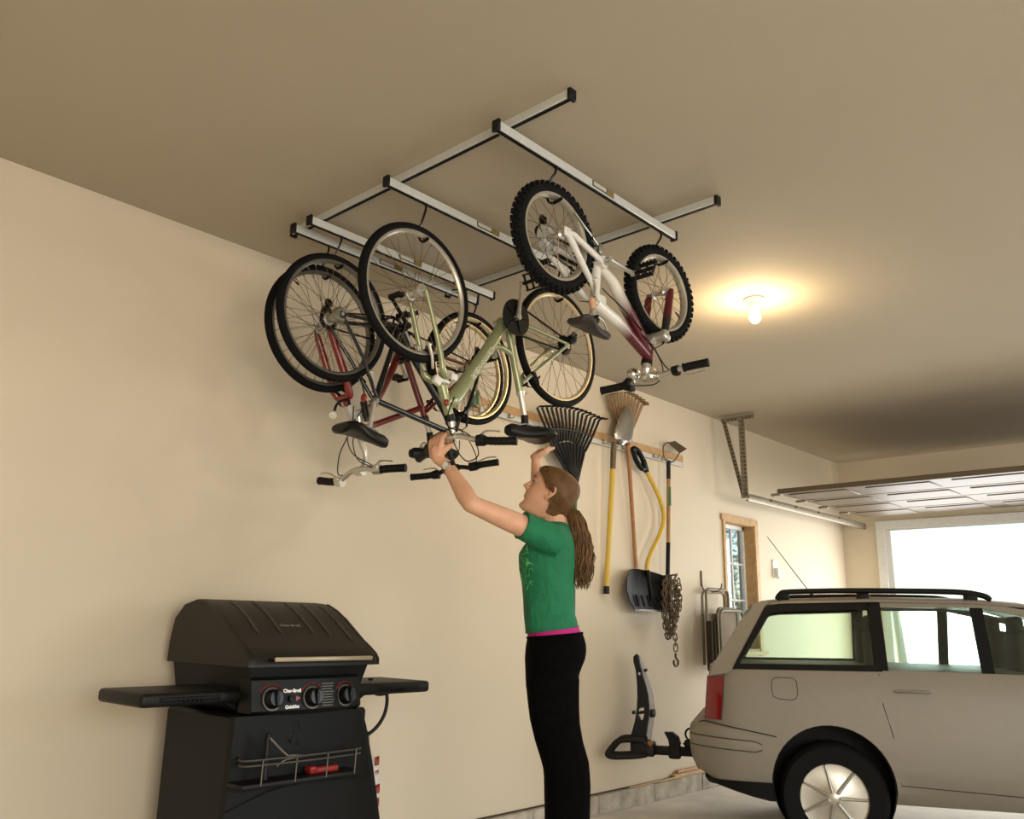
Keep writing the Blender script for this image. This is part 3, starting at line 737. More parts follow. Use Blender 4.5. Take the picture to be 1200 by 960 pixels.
def make_derailleur(par, hub, tipc, w, Y0, m):
    """rear derailleur from the dropout to a cage with two jockey wheels"""
    P = P3(Y0); a = P(hub[0], hub[1], w); e = P(tipc[0], tipc[1], w); mid = a.lerp(e, .45)
    b = MB(); b.tube([a, mid + V((0, -.006, 0)), mid], [.012, .021, .016], 10); b.rbox(mid, (.042, .028, .036), .008, 2)
    b.cyl(mid + V((0, -.015, 0)), mid + V((0, .015, 0)), .020, seg=14)
    d = b.build('rear_derailleur', m, par)
    b = MB(); dr = (e - mid).normalized()
    for s in (-.006, .006): b.tube([mid + V((0, s, 0)), e + dr * .008 + V((0, s, 0))], [.012, .011], 8, flat=.25)
    for q in (mid.lerp(e, .25), e):
        b.lathe([(0, -.003), (.0185, -.003), (.0185, .003), (0, .003)], q, (0, 1, 0), 14)
        for j in range(11):
            an = 2 * PI * j / 11; dd = V((math.cos(an), 0, math.sin(an))); b.box(q + dd * .020, (.004, .003, .004))
    b.build('derailleur_cage', m, d)
    return d

def chain_path(a, ra, c, rc_, w, Y0, lower=None):
    """belt around two sprockets, optionally routed over a derailleur point list"""
    a2, c2 = V((a[0], 0, a[1])), V((c[0], 0, c[1])); d = c2 - a2; L = d.length; th = math.atan2(d.z, d.x); be = math.acos((ra - rc_) / L)
    pts = []
    for k in range(13):
        an = th + be + (2 * PI - 2 * be) * k / 12; pts.append((a[0] + ra * math.cos(an), a[1] + ra * math.sin(an)))
    if lower: pts += lower
    for k in range(9):
        an = th - be + 2 * be * k / 8; pts.append((c[0] + rc_ * math.cos(an), c[1] + rc_ * math.sin(an)))
    return [V((x, Y0 - w, z)) for x, z in pts]

def make_chain(par, path, m=None):
    b = MB(); b.tube(path, .0032, 6, closed=True)
    n = len(path)
    for i in range(n):
        p, q = path[i], path[(i + 1) % n]; L = (q - p).length; k = max(1, int(L / .0115))
        d = (q - p).normalized(); x = V((0, 1, 0)); R = Matrix((d, x, d.cross(x))).transposed()
        for j in range(k): b.box(p.lerp(q, (j + .5) / k), (.0072, .0075, .0066), R)
    return b.build('chain', m or M['cardark'], par)

def make_vbrake(par, crown, Y0, dirv, wheelR, m, spread=.026, length=.085):
    """pair of V-brake arms on bosses, dirv = direction from boss to noodle end in the bike plane"""
    c = V((crown[0], Y0, crown[1])); d = V((dirv[0], 0, dirv[1])).normalized()
    b = MB()
    for s in (-1, 1):
        p = c + V((0, s * spread * 1.25, 0)); q = c + d * length + V((0, s * spread * .9, 0))
        b.tube([p, p.lerp(q, .5) + V((0, s * .006, 0)), q], [.0075, .0065, .005], 8); b.cyl(p - V((.008, 0, 0)), p + V((.008, 0, 0)), .009, seg=10)
    o = b.build('brake_arms', m, par)
    b = MB()
    for s in (-1, 1):
        p = c + d * length * .30 + V((0, s * spread * .70, 0)); b.rbox(p, (.040, .009, .010), .003, 1, Matrix.Rotation(math.atan2(d.x, -d.z), 3, 'Y'))
    b.build('brake_pads', M['rubber'], o)
    b = MB(); b.tube([c + d * length + V((0, -spread, 0)), c + d * (length + .012) + V((0, 0, 0)), c + d * length + V((0, spread, 0))], .002, 6); b.build('brake_cable_end', M['cardark'], o)
    return o

def make_bars(par, pts, r, m, grips, levers, gm=None, lever_m=None, glen=.10):
    """handlebar through world points; grips at both ends, brake lever units inboard"""
    b = MB(); sp = spline(pts, 6); b.tube(sp, r, 10); hb = b.build('handlebar', m, par)
    for e in ('a', 'b'):
        q = sp if e == 'a' else sp[::-1]
        acc = 0; g = [q[0]]
        for i in range(1, len(q)):
            acc += (q[i] - q[i - 1]).length; g.append(q[i])
            if acc > glen: break
        d = (g[0] - g[1]).normalized(); b = MB()
        b.tube([g[0] + d * .006] + g[:], [r + .005] + [r + .0045] * len(g), 12)
        b.cyl(g[0] + d * .008, g[0] + d * .001, r + .0062, seg=12); b.cyl(g[-1], g[-1] + (g[-1] - g[-2]).normalized() * .008, r + .0065, seg=12)
        for k in range(6):
            t = (k + .8) / 7; j = t * (len(g) - 1); i0 = int(j); p = g[i0].lerp(g[min(i0 + 1, len(g) - 1)], j - i0); b.cyl(p - d * .0025, p + d * .0025, r + .0055, seg=12)
        b.build('grip', gm or M['black'], hb)
        if levers:
            dl, dz = levers                                          # direction the lever blade reaches (x, z)
            p = g[-1] - d * .018; b = MB()
            b.cyl(p + d * .012, p - d * .022, r + .010, seg=12); b.rbox(p + V((dl * .35, 0, dz * .35)), (.030, .034, .022), .006, 2)
            lv = b.build('brake_lever', lever_m or M['black'], hb)
            b = MB(); q0 = p + V((dl * .55, 0, dz * .55)); q1 = q0 + d * .035 + V((dl * .6, 0, dz * .6)); q2 = q0 + d * .085 + V((dl * .45, 0, dz * .5))
            b.tube(spline([q0, q1, q2], 5), [.0065, .006, .005, .0055], 8, flat=.6); b.build('lever_blade', M['silver'], lv)
    return hb

def cable(par, pts, r=.0024, m=None, name='cable'):
    b = MB(); b.tube(spline(pts, 7), r, 6); return b.build(name, m or M['cardark'], par)

def tube_part(par, name, segs, m):
    b = MB()
    for pts, r in segs: b.tube(pts, r, 12)
    return b.build(name, m, par)

BG = 'bicycles on the ceiling rack'
# ---- green step-through hybrid, being lifted by the person (front wheel left, drive side to the camera)
Y0 = 2.403; P = P3(Y0); fh, rh, bb = (2.063, 2.377), (2.933, 2.375), (2.585, 2.408)
gb = thing('bicycle', (2.5, Y0, 1.78), 'pale green bicycle held by the woman, wide lettered down tube, front wheel left', 'bicycle', BG)
make_wheel(gb, 'front_wheel', P(*fh), .280, .0165, 0.0, M['rim'], spokes=32, hubw=.048, valve=-.35, big=True)
rw = make_wheel(gb, 'rear_wheel', P(*rh), .282, .0165, 0.0, M['rimcream'], False, None, spokes=32, hubw=.060, valve=2.2)
b = MB()
b.tube([P(2.585, 2.405), P(2.68, 2.098)], [.0165, .0155], 12)                                     # seat tube
b.tube(spline([P(2.578, 2.40), P(2.43, 2.190), P(2.30, 2.015), P(2.252, 1.965)], 4), [.026, .026, .026, .026, .027, .028, .029, .030, .031, .031, .030, .026, .020], 14)   # down tube
b.tube([P(2.217, 2.034), P(2.266, 1.914)], [.020, .019], 14)                                      # head tube
b.tube(spline([P(2.468, 2.235), P(2.512, 2.268), P(2.56, 2.276), P(2.605, 2.266), P(2.634, 2.250)], 5), .0125, 12)
b.cyl(P(*bb, .040), P(*bb, -.040), .021, seg=18)
for s in (-1, 1):
    b.tube([P(bb[0] + .02, bb[1] - .004, s * .022), P(2.70, 2.402, s * .034), P(rh[0] - .01, rh[1] + .002, s * .060)], [.0105, .0095, .007], 10)
    b.tube([P(rh[0] - .002, rh[1] - .004, s * .060), P(2.76, 2.226, s * .040), P(2.675, 2.142, s * .016)], [.007, .0085, .0095], 10)
    b.rbox(P(rh[0] - .004, rh[1] - .004, s * .062), (.034, .006, .03), .003, 1)
fr_ = b.build('frame', M['green'], gb)
dd = (P(2.30, 2.015) - P(2.43, 2.190)).normalized(); up_ = V((dd.z, 0, -dd.x))
t0 = P(2.415, 2.168)
def on_dt(u, v, t):
    q = t0 + dd * u - up_ * v; a = v / .0275; return q + V((0, -(.0302 * math.cos(max(-1.2, min(1.2, a)))) - t - .0012, 0))
text_mesh('Cannondale', .042, lambda u, v, t: on_dt(u, v, t)).build('lettering', M['letter'], fr_)
tube_part(gb, 'fork', [([P(2.221, 2.026), P(2.198, 2.062)], .017), ([P(2.198, 2.058, .045), P(2.198, 2.058, -.045)], .014)]
          + [(spline([P(2.198, 2.058, s * .040), P(2.172, 2.075, s * .052), P(2.158, 2.125, s * .054), P(2.135, 2.200, s * .053), P(2.078, 2.356, s * .050), P(fh[0], fh[1], s * .050)], 4), [.0145, .0145, .0145, .0145, .014, .0135, .013, .0125, .012, .0115, .011, .0105, .010, .0095, .009, .0085, .008, .0078, .0075, .0075, .0075]) for s in (-1, 1)], M['green'])
b = MB(); b.tube([P(2.262, 1.924), P(2.272, 1.898)], .0215, 14); b.build('headset', M['black'], gb)
b = MB(); b.tube(spline([P(2.270, 1.905), P(2.279, 1.875), P(2.285, 1.845)], 4), .0135, 12); b.tube([P(2.285, 1.835, .026), P(2.285, 1.835, -.026)], .018, 12); b.build('stem', M['silver'], gb)
hb = make_bars(gb, [P(2.362, 1.800, .262), P(2.318, 1.802, .19), P(2.288, 1.812, .12), P(2.284, 1.834, .05), P(2.284, 1.836, -.03), P(2.284, 1.830, -.09), P(2.292, 1.806, -.13), P(2.312, 1.795, -.19), P(2.338, 1.790, -.25)], .0115, M['silver'], True, (-.02, .03))
b = MB(); b.tube([P(2.680, 2.108), P(2.684, 2.090)], .0185, 14); b.tube([P(2.692, 2.104, .012), P(2.716, 2.104, .012), P(2.716, 2.104, -.012), P(2.692, 2.104, -.012)], .0035, 6); b.build('seat_clamp', M['silver'], gb)
b = MB(); b.tube([P(2.678, 2.11), P(2.712, 1.998)], .0125, 12); sp_ = b.build('seat_post', M['silver'], gb)
b = MB(); b.tube([P(2.711, 2.006), P(2.714, 1.965)], .0165, 12); b.rbox(P(2.716, 1.955), (.05, .05, .016), .004, 2); b.build('saddle_clamp', M['black'], sp_)
make_saddle(gb, (2.600, 1.916), (2.845, 1.920), Y0, .092, M['saddle'], thick=1.45, lift=.006)
make_chainring(gb, bb, .048, .072, Y0, M['blackgloss'], 38)
b = MB(); b.lathe([(.022, -.002), (.082, -.002), (.082, .002), (.022, .002)], P(bb[0], bb[1], .056), (0, 1, 0), 48, closed=True)
for k in range(5):
    an = 2 * PI * k / 5 + .1; b.tube([P(bb[0], bb[1], .056), P(bb[0] + .07 * math.cos(an), bb[1] + .07 * math.sin(an), .056)], [.012, .007], 8, flat=.4)
b.build('chain_guard', M['blackgloss'], gb)
make_crank(gb, bb, (2.595, 2.560), .066, .078, Y0, M['silver'], 2.0, 1)
make_crank(gb, bb, (2.590, 2.262), -.058, -.072, Y0, M['silver'], .1, -1)
make_cassette(gb, rh, .042, Y0, M['cog'])
make_derailleur(gb, (rh[0] + .006, rh[1] + .01), (2.975, 2.425), .066, Y0, M['black'])
make_chain(gb, chain_path(bb, .070, rh, .030, .046, Y0)[:-1])
make_vbrake(gb, (2.112, 2.170), Y0, (.35, -.94), .28, M['silver'], .026, .095)
make_vbrake(gb, (2.72, 2.190), Y0, (.45, -.35), .28, M['black'], .034, .06)
b = MB(); b.rbox(P(2.150, 2.030, .045), (.036, .022, .034), .005, 2, Matrix.Rotation(.4, 3, 'Y')); b.rbox(P(2.185, 2.035, .048), (.05, .012, .014), .004, 2); b.rbox(P(2.232, 2.062, .050), (.034, .016, .028), .005, 2); b.build('reflector_bracket', M['white'], gb)
b = MB(); b.ball(P(2.222, 1.960, .026), (.013, .010, .014), 12); b.build('cable_lamp', M['reflred'], gb)
b = MB(); b.rbox(P(2.700, 2.142), (.010, .052, .016), .003, 1); b.rbox(P(2.725, 2.142), (.030, .006, .006), .002, 1); b.build('reflector_mount', M['black'], gb)
cable(gb, [P(2.285, 1.812, .12), P(2.27, 1.845, .08), P(2.235, 1.865, .03), P(2.235, 1.92, .025), P(2.26, 1.99, .03)])
cable(gb, [P(2.282, 1.808, .13), P(2.315, 1.755, .115), P(2.30, 1.735, .07), P(2.285, 1.78, .03), P(2.255, 1.88, .0), P(2.20, 2.0, -.03)])
cable(gb, [P(2.30, 1.80, -.15), P(2.25, 1.83, -.10), P(2.235, 1.85, -.02), P(2.24, 1.86, .06)])

# ---- black bicycle (front wheel right, rear hub with polished brake left)
Y0 = 2.911; P = P3(Y0); fh, rh, bb = (2.884, 2.360), (2.045, 2.388), (2.408, 2.436)
kb = thing('bicycle', (2.45, Y0, 1.8), 'black bicycle with black saddle and low top tube, its rear wheel left', 'bicycle', BG)
make_wheel(kb, 'front_wheel', P(*fh), .286, .0165, 0.0, M['rimcream'], False, None, spokes=32, hubw=.045, valve=2.8)
make_wheel(kb, 'rear_wheel', P(*rh), .281, .0165, 0.0, M['rimdark'], spokes=32, hubw=.058, valve=3.6, big=True)
b = MB()
b.tube([P(*bb), P(2.290, 2.062)], [.0155, .015], 12)
b.tube([P(2.296, 2.072), P(2.766, 2.004)], .0135, 12)
b.tube([P(*bb), P(2.50, 2.315), P(2.716, 2.097), P(2.782, 2.045)], .0165, 12)
b.tube([P(2.793, 2.074), P(2.760, 1.975)], .0185, 14)
b.cyl(P(*bb, .038), P(*bb, -.038), .021, seg=18)
for s in (-1, 1):
    b.tube([P(bb[0] - .02, bb[1], s * .022), P(2.25, 2.42, s * .040), P(rh[0] + .01, rh[1] + .002, s * .058)], [.0105, .0095, .007], 10)
    b.tube([P(rh[0] + .004, rh[1] - .004, s * .058), P(2.18, 2.235, s * .042), P(2.285, 2.085, s * .016)], [.007, .008, .009], 10)
    b.rbox(P(rh[0] + .004, rh[1] - .002, s * .060), (.032, .006, .028), .003, 1)
b.build('frame', M['bikeblack'], kb)
b = MB(); b.lathe([(0, .016), (.030, .014), (.036, .004), (.036, -.010), (.012, -.014), (0, -.014)], P(rh[0], rh[1], .044), (0, -1, 0), 28)
for k in range(5):
    an = 2 * PI * k / 5; b.cyl(P(rh[0] + .022 * math.cos(an), rh[1] + .022 * math.sin(an), .050), P(rh[0] + .022 * math.cos(an), rh[1] + .022 * math.sin(an), .062), .005, seg=8)
b.build('hub_brake', M['steel'], kb)
tube_part(kb, 'fork', [([P(2.795, 2.078), P(2.806, 2.108)], .017), ([P(2.804, 2.105, .040), P(2.804, 2.105, -.040)], .0135)]
          + [(spline([P(2.804, 2.105, s * .038), P(2.822, 2.145, s * .050), P(2.868, 2.270, s * .049), P(fh[0], fh[1], s * .047)], 5), [.0135] * 4 + [.012] * 5 + [.010] * 4 + [.008] * 3) for s in (-1, 1)], M['bikeblack'])
b = MB(); b.tube(spline([P(2.760, 1.978), P(2.752, 1.945), P(2.757, 1.90), P(2.785, 1.846)], 4), .0125, 12); b.tube([P(2.787, 1.842, .024), P(2.787, 1.842, -.024)], .017, 12); b.build('stem', M['black'], kb)
make_bars(kb, [P(2.840, 1.851, .225), P(2.805, 1.842, .16), P(2.795, 1.832, .11), P(2.790, 1.842, .04), P(2.786, 1.842, -.04), P(2.785, 1.826, -.11), P(2.765, 1.818, -.16), P(2.724, 1.812, -.225)], .011, M['black'], True, (.03, .035), glen=.09)
b = MB(); b.tube([P(2.289, 2.064), P(2.270, 1.945)], .0105, 12); b.build('seat_post', M['silver'], kb)
b = MB(); b.tube([P(2.292, 2.078), P(2.288, 2.056)], .0185, 14); b.cyl(P(2.284, 2.068, .030), P(2.284, 2.068, -.030), .007, seg=10); b.build('seat_clamp', M['steel'], kb)
make_saddle(kb, (2.370, 1.882), (2.112, 1.912), Y0, .080, M['saddle'], thick=1.35)
make_chainring(kb, bb, -.045, .070, Y0, M['black'])
make_crank(kb, bb, (2.295, 2.535), .060, .072, Y0, M['black'], .4, 1)
make_crank(kb, bb, (2.521, 2.337), -.060, -.074, Y0, M['black'], .2, -1)
make_cassette(kb, rh, -.038, Y0, M['cog'])
make_derailleur(kb, (rh[0] - .004, rh[1] + .01), (2.058, 2.472), -.064, Y0, M['black'])
make_chain(kb, chain_path(bb, .068, (rh[0], rh[1]), .034, -.044, Y0))
make_vbrake(kb, (2.225, 2.178), Y0, (.55, -.85), .28, M['silver'], .034, .075)
make_vbrake(kb, (2.812, 2.130), Y0, (.20, -.95), .28, M['black'], .034, .085)
b = MB(); b.ball(P(2.222, 2.066, .01), (.010, .019, .021), 14); b.build('tail_reflector', M['reflred'], kb)
b = MB(); b.tube([P(2.224, 2.085, .01), P(2.195, 2.16, .012)], .0035, 6); b.build('reflector_stay', M['black'], kb)
cable(kb, [P(2.796, 1.83, .13), P(2.85, 1.90, .08), P(2.84, 1.99, .03), P(2.79, 2.03, .02)])
cable(kb, [P(2.783, 1.82, -.13), P(2.86, 1.92, -.06), P(2.82, 2.02, -.02), P(2.73, 2.05, -.015)])

# ---- red bicycle nearest the wall (front wheel left, silver head and bars)
Y0 = 3.030; P = P3(Y0); fh, rh, bb = (2.073, 2.373), (2.955, 2.388), (2.530, 2.402)
rb = thing('bicycle', (2.3, Y0, 1.74), 'red bicycle with silver head tube and riser bar, nearest the wall', 'bicycle', BG)
make_wheel(rb, 'front_wheel', P(*fh), .286, .0165, 0.0, M['rimdark'], spokes=32, hubw=.045, valve=3.3)
make_wheel(rb, 'rear_wheel', P(*rh), .279, .0165, 0.0, M['rimcream'], False, None, spokes=32, hubw=.058, valve=4.4)
b = MB()
b.tube([P(*bb), P(2.694, 2.086)], [.016, .0155], 12)
b.tube(spline([P(*bb), P(2.424, 2.172), P(2.36, 2.068), P(2.262, 2.015)], 5), .0185, 12)
b.tube([P(2.296, 1.955), P(2.377, 1.990), P(2.675, 2.135)], .0145, 12)
b.tube([P(2.236, 2.056), P(2.300, 1.942)], .020, 14)
b.cyl(P(*bb, .038), P(*bb, -.038), .021, seg=18)
for s in (-1, 1):
    b.tube([P(bb[0] + .02, bb[1], s * .022), P(2.72, 2.405, s * .038), P(rh[0] - .01, rh[1] + .002, s * .058)], [.0105, .0095, .007], 10)
    b.tube([P(rh[0] - .004, rh[1] - .004, s * .058), P(2.80, 2.235, s * .042), P(2.690, 2.115, s * .016)], [.007, .008, .009], 10)
b.build('frame', M['red'], rb)
tube_part(rb, 'fork', [([P(2.240, 2.05), P(2.212, 2.090)], .017), ([P(2.213, 2.088, .042), P(2.213, 2.088, -.042)], .015)]
          + [([P(2.213, 2.088, s * .042), P(2.192, 2.118, s * .052), P(2.166, 2.182, s * .053), P(2.090, 2.335, s * .050), P(fh[0], fh[1], s * .047)], [.0165, .0175, .0175, .0155, .010]) for s in (-1, 1)], M['redfork'])
b = MB(); b.tube([P(2.296, 1.950), P(2.304, 1.932)], .021, 14); b.build('headset', M['black'], rb)
b = MB(); b.tube(spline([P(2.303, 1.938), P(2.325, 1.895), P(2.350, 1.85), P(2.342, 1.80), P(2.326, 1.775)], 4), .0135, 12); b.tube([P(2.325, 1.770, .024), P(2.325, 1.770, -.024)], .018, 12); b.build('stem', M['silver'], rb)
make_bars(rb, [P(2.378, 1.770, .235), P(2.340, 1.768, .165), P(2.318, 1.765, .11), P(2.318, 1.778, .05), P(2.318, 1.778, -.04), P(2.310, 1.745, -.11), P(2.300, 1.738, -.16), P(2.285, 1.748, -.235)], .0125, M['silver'], True, (-.025, .028), lever_m=M['silver'], glen=.095)
b = MB(); b.tube([P(2.690, 2.094), P(2.700, 2.062)], .0195, 14); b.build('seat_clamp', M['black'], rb)
b = MB(); b.tube([P(2.692, 2.088), P(2.730, 2.006)], .0125, 12); sp_ = b.build('seat_post', M['silver'], rb)
b = MB(); b.tube([P(2.727, 2.020), P(2.738, 1.965)], .0165, 12); b.build('saddle_clamp', M['black'], sp_)
make_saddle(rb, (2.610, 1.892), (2.875, 1.918), Y0, .078, M['saddle'], thick=1.3)
make_chainring(rb, bb, .045, .070, Y0, M['blackgloss'])
make_crank(rb, bb, (2.44, 2.510), .060, .074, Y0, M['silver'], .3, 1)
make_crank(rb, bb, (2.62, 2.294), -.058, -.072, Y0, M['silver'], .0, -1)
make_cassette(rb, rh, .038, Y0, M['cog'])
make_derailleur(rb, (rh[0] + .004, rh[1] + .01), (2.975, 2.485), .064, Y0, M['black'])
make_chain(rb, chain_path(bb, .068, rh, .032, .044, Y0))
make_vbrake(rb, (2.188, 2.128), Y0, (.40, -.90), .28, M['black'], .034, .080)
make_vbrake(rb, (2.75, 2.185), Y0, (.50, -.40), .28, M['black'], .034, .060)
b = MB(); b.tube(spline([P(2.215, 2.075, .02), P(2.17, 2.055, .03), P(2.15, 2.03, .03), P(2.145, 2.0, .03)], 4), .006, 8); lb = b.build('lamp_bracket', M['black'], rb)
b = MB(); b.lathe([(0, -.024), (.010, -.022), (.016, -.006), (.017, .012), (0, .013)], P(2.142, 1.992, .03), (-.6, -.5, -.5), 20); b.build('head_lamp', M['reflwhite'], lb)
b = MB(); b.tube([P(2.262, 2.0, .05), P(2.268, 1.965, .05)], .016, 12); b.build('bell', M['chrome'], rb)
b = MB(); b.tube([P(2.305, 2.085, .02), P(2.32, 2.01, .03)], .017, 12); b.tube([P(2.320, 2.012, .03), P(2.322, 1.995, .03)], .014, 12); b.build('frame_pump', M['bikeblack'], rb)
cable(rb, [P(2.318, 1.775, .11), P(2.30, 1.79, .10), P(2.235, 1.83, .06), P(2.215, 1.91, .04), P(2.27, 2.01, .03), P(2.34, 2.08, .02)])
cable(rb, [P(2.312, 1.765, -.11), P(2.25, 1.76, -.06), P(2.225, 1.84, -.02), P(2.24, 1.95, .03), P(2.245, 2.05, .03)])
cable(rb, [P(2.32, 1.77, .13), P(2.255, 1.80, .08), P(2.255, 1.88, .03), P(2.27, 1.96, .02)])

# ---- white and maroon full-suspension bike with knobbly tyres (front wheel right)
Y0 = 1.819; P = P3(Y0); fh, rh, bb = (2.893, 2.477), (2.199, 2.480), (2.456, 2.462)
wb = thing('bicycle', (2.52, Y0, 2.0), 'small white and maroon mountain bicycle with knobbly tyres', 'bicycle', BG)
make_wheel(wb, 'front_wheel', P(*fh), .205, .0235, -.11, M['rim'], True, None, 28, .045, valve=.5)
make_wheel(wb, 'rear_wheel', P(*rh), .205, .0235, -.05, M['rim'], True, None, 28, .058, valve=.3)
b = MB()
b.tube([P(2.452, 2.455), P(2.438, 2.298)], [.0195, .018], 12)
b.tube(spline([P(2.466, 2.460), P(2.552, 2.425), P(2.618, 2.362), P(2.700, 2.290), P(2.790, 2.205)], 5), [.018, .018, .019, .019, .020, .021, .022, .023, .024, .024, .024, .024, .024, .024, .024, .024, .024, .024, .023, .023, .022], 14)
b.tube(spline([P(2.440, 2.302), P(2.515, 2.283), P(2.60, 2.262), P(2.69, 2.222), P(2.784, 2.180)], 5), [.026, .026, .025, .024, .023, .022, .022, .022, .022, .022, .022, .022, .022, .022, .022, .022, .022, .022, .021, .021, .021], 14)
b.tube([P(2.800, 2.225), P(2.784, 2.150)], .0225, 14); b.cyl(P(*bb, .036), P(*bb, -.036), .024, seg=18)
b.rbox(P(2.462, 2.315), (.07, .036, .05), .012, 2)
b.build('frame', M['whitefade'], wb)
b = MB()
for s in (-1, 1):
    d = (2.192, 2.481)
    b.tube([P(d[0], d[1], s * .062), P(2.235, 2.486, s * .060), P(2.430, 2.461, s * .034)], [.010, .0115, .012], 10)
    b.tube([P(d[0], d[1], s * .062), P(2.222, 2.460, s * .060), P(2.400, 2.335, s * .030), P(2.436, 2.306, s * .020)], [.010, .0125, .0115, .010], 10)
    b.rbox(P(d[0] + .006, d[1], s * .064), (.04, .008, .034), .004, 2)
b.cyl(P(2.430, 2.461, .042), P(2.430, 2.461, -.042), .014, seg=14)
b.build('swing_arm', M['white'], wb)
fk = MB(); sy = -.11; fw = lambda s: V((math.sin(sy) * 0, -s, 0))
for s in (-1, 1):
    fk.tube([P(fh[0] + .004, fh[1] + .004, s * .052), P(fh[0] - .008, fh[1] - .03, s * .052), P(2.862, 2.345, s * .050), P(2.846, 2.285, s * .049)], [.0125, .0165, .0175, .016], 14)
fk.build('fork', M['maroon'], wb)
b = MB(); b.rbox(P(2.838, 2.262), (.05, .135, .030), .008, 2, Matrix.Rotation(.35, 3, 'Y')); b.tube([P(2.835, 2.262), P(2.800, 2.225)], .020, 12)
for s in (-1, 1): b.cyl(P(2.846, 2.285, s * .049), P(2.834, 2.245, s * .049), .0185, seg=14)
b.build('fork_crown', M['silver'], wb)
make_vbrake(wb, (2.846, 2.290), Y0, (-.05, -1), .2, M['black'], .044, .055)
b = MB(); b.tube([P(2.785, 2.155), P(2.781, 2.138)], .0235, 14); b.build('headset', M['blackgloss'], wb)
b = MB(); b.tube(spline([P(2.782, 2.145), P(2.779, 2.115), P(2.790, 2.098), P(2.815, 2.096)], 4), [.021, .021, .020, .020, .019, .018, .018, .017, .017, .016, .016, .016, .016], 14); b.tube([P(2.824, 2.098, .032), P(2.822, 2.098, -.032)], .019, 14); b.rbox(P(2.795, 2.105), (.05, .045, .05), .012, 2); b.build('stem', M['chrome'], wb)
make_bars(wb, [P(2.863, 2.124, .222), P(2.845, 2.118, .15), P(2.832, 2.108, .09), P(2.825, 2.098, .03), P(2.822, 2.096, -.03), P(2.816, 2.086, -.09), P(2.802, 2.078, -.15), P(2.781, 2.070, -.215)], .0115, M['silver'], True, None, glen=.085)
b = MB(); b.cyl(P(2.812, 2.083, -.105), P(2.806, 2.078, -.130), .030, .018, seg=16); b.cyl(P(2.812, 2.083, -.095), P(2.812, 2.083, -.107), .030, seg=16); b.rbox(P(2.812, 2.065, -.10), (.04, .03, .022), .006, 2); b.build('twist_shifter', M['black'], wb)
b = MB(); b.cyl(P(2.838, 2.110, .085), P(2.841, 2.113, .112), .019, seg=14); b.rbox(P(2.84, 2.10, .10), (.03, .025, .02), .005, 2); b.build('brake_lever', M['black'], wb)
b = MB(); b.tube(spline([P(2.848, 2.094, .115), P(2.868, 2.092, .16), P(2.874, 2.10, .21)], 5), .0055, 8, flat=.6); b.build('lever_blade', M['silver'], wb)
b = MB(); b.lathe([(0, .020), (.012, .019), (.024, .010), (.028, -.002), (.027, -.008), (0, -.008)], P(2.800, 2.118, -.075), (-.45, -.75, -.2), 24); b.ball(P(2.790, 2.114, -.055), .006, 8); b.rbox(P(2.808, 2.100, -.078), (.014, .014, .04), .003, 1); b.build('bell', M['chrome'], wb)
b = MB(); b.tube([P(2.434, 2.295), P(2.418, 2.232)], .0125, 12); b.build('seat_post', M['silver'], wb)
b = MB(); b.tube([P(2.395, 2.300, .02), P(2.402, 2.262, .02)], .012, 12); b.build('tail_reflector', M['orange'], wb)
b = MB(); b.rbox(P(2.420, 2.226), (.045, .045, .02), .005, 2); b.cyl(P(2.42, 2.236, .03), P(2.42, 2.236, -.03), .006, seg=8); b.build('saddle_clamp', M['black'], wb)
make_saddle(wb, (2.528, 2.184), (2.326, 2.200), Y0, .055, M['saddlegrey'], thick=.8, lift=.010)
make_chainring(wb, bb, -.045, .058, Y0, M['black'], 32)
make_crank(wb, bb, (2.592, 2.448), .058, .074, Y0, M['silver'], 1.1, 1)
make_crank(wb, bb, (2.322, 2.470), -.060, -.074, Y0, M['black'], .5, -1)
make_cassette(wb, rh, -.036, Y0, M['cog'])
b = MB(); b.lathe([(.014, 0), (.058, .003), (.058, .0045), (.014, .0015)], P(rh[0], rh[1], -.028), (0, 1, 0), 40, closed=True); b.build('spoke_guard', M['disc'], wb)
make_derailleur(wb, (rh[0] - .004, rh[1] + .008), (2.215, 2.575), -.066, Y0, M['black'])
make_chain(wb, chain_path(bb, .056, rh, .032, -.044, Y0))
b = MB(); b.tube(spline([P(2.44, 2.525, .02), P(2.35, 2.56, .03), P(2.28, 2.60, .03)], 5), .005, 8); b.rbox(P(2.445, 2.515, .02), (.024, .02, .04), .005, 2); b.build('kick_stand', M['steel'], wb)
make_vbrake(wb, (2.372, 2.360), Y0, (.30, -.75), .2, M['silver'], .040, .06)
cable(wb, [P(2.838, 2.112, .085), P(2.87, 2.15, .03), P(2.84, 2.23, 0), P(2.842, 2.262, 0)])
cable(wb, [P(2.812, 2.075, -.09), P(2.86, 2.08, -.01), P(2.87, 2.13, .02), P(2.82, 2.19, .026), P(2.72, 2.245, .026)])
cable(wb, [P(2.72, 2.262, .024), P(2.60, 2.315, .022), P(2.50, 2.345, .022), P(2.46, 2.36, .022)])
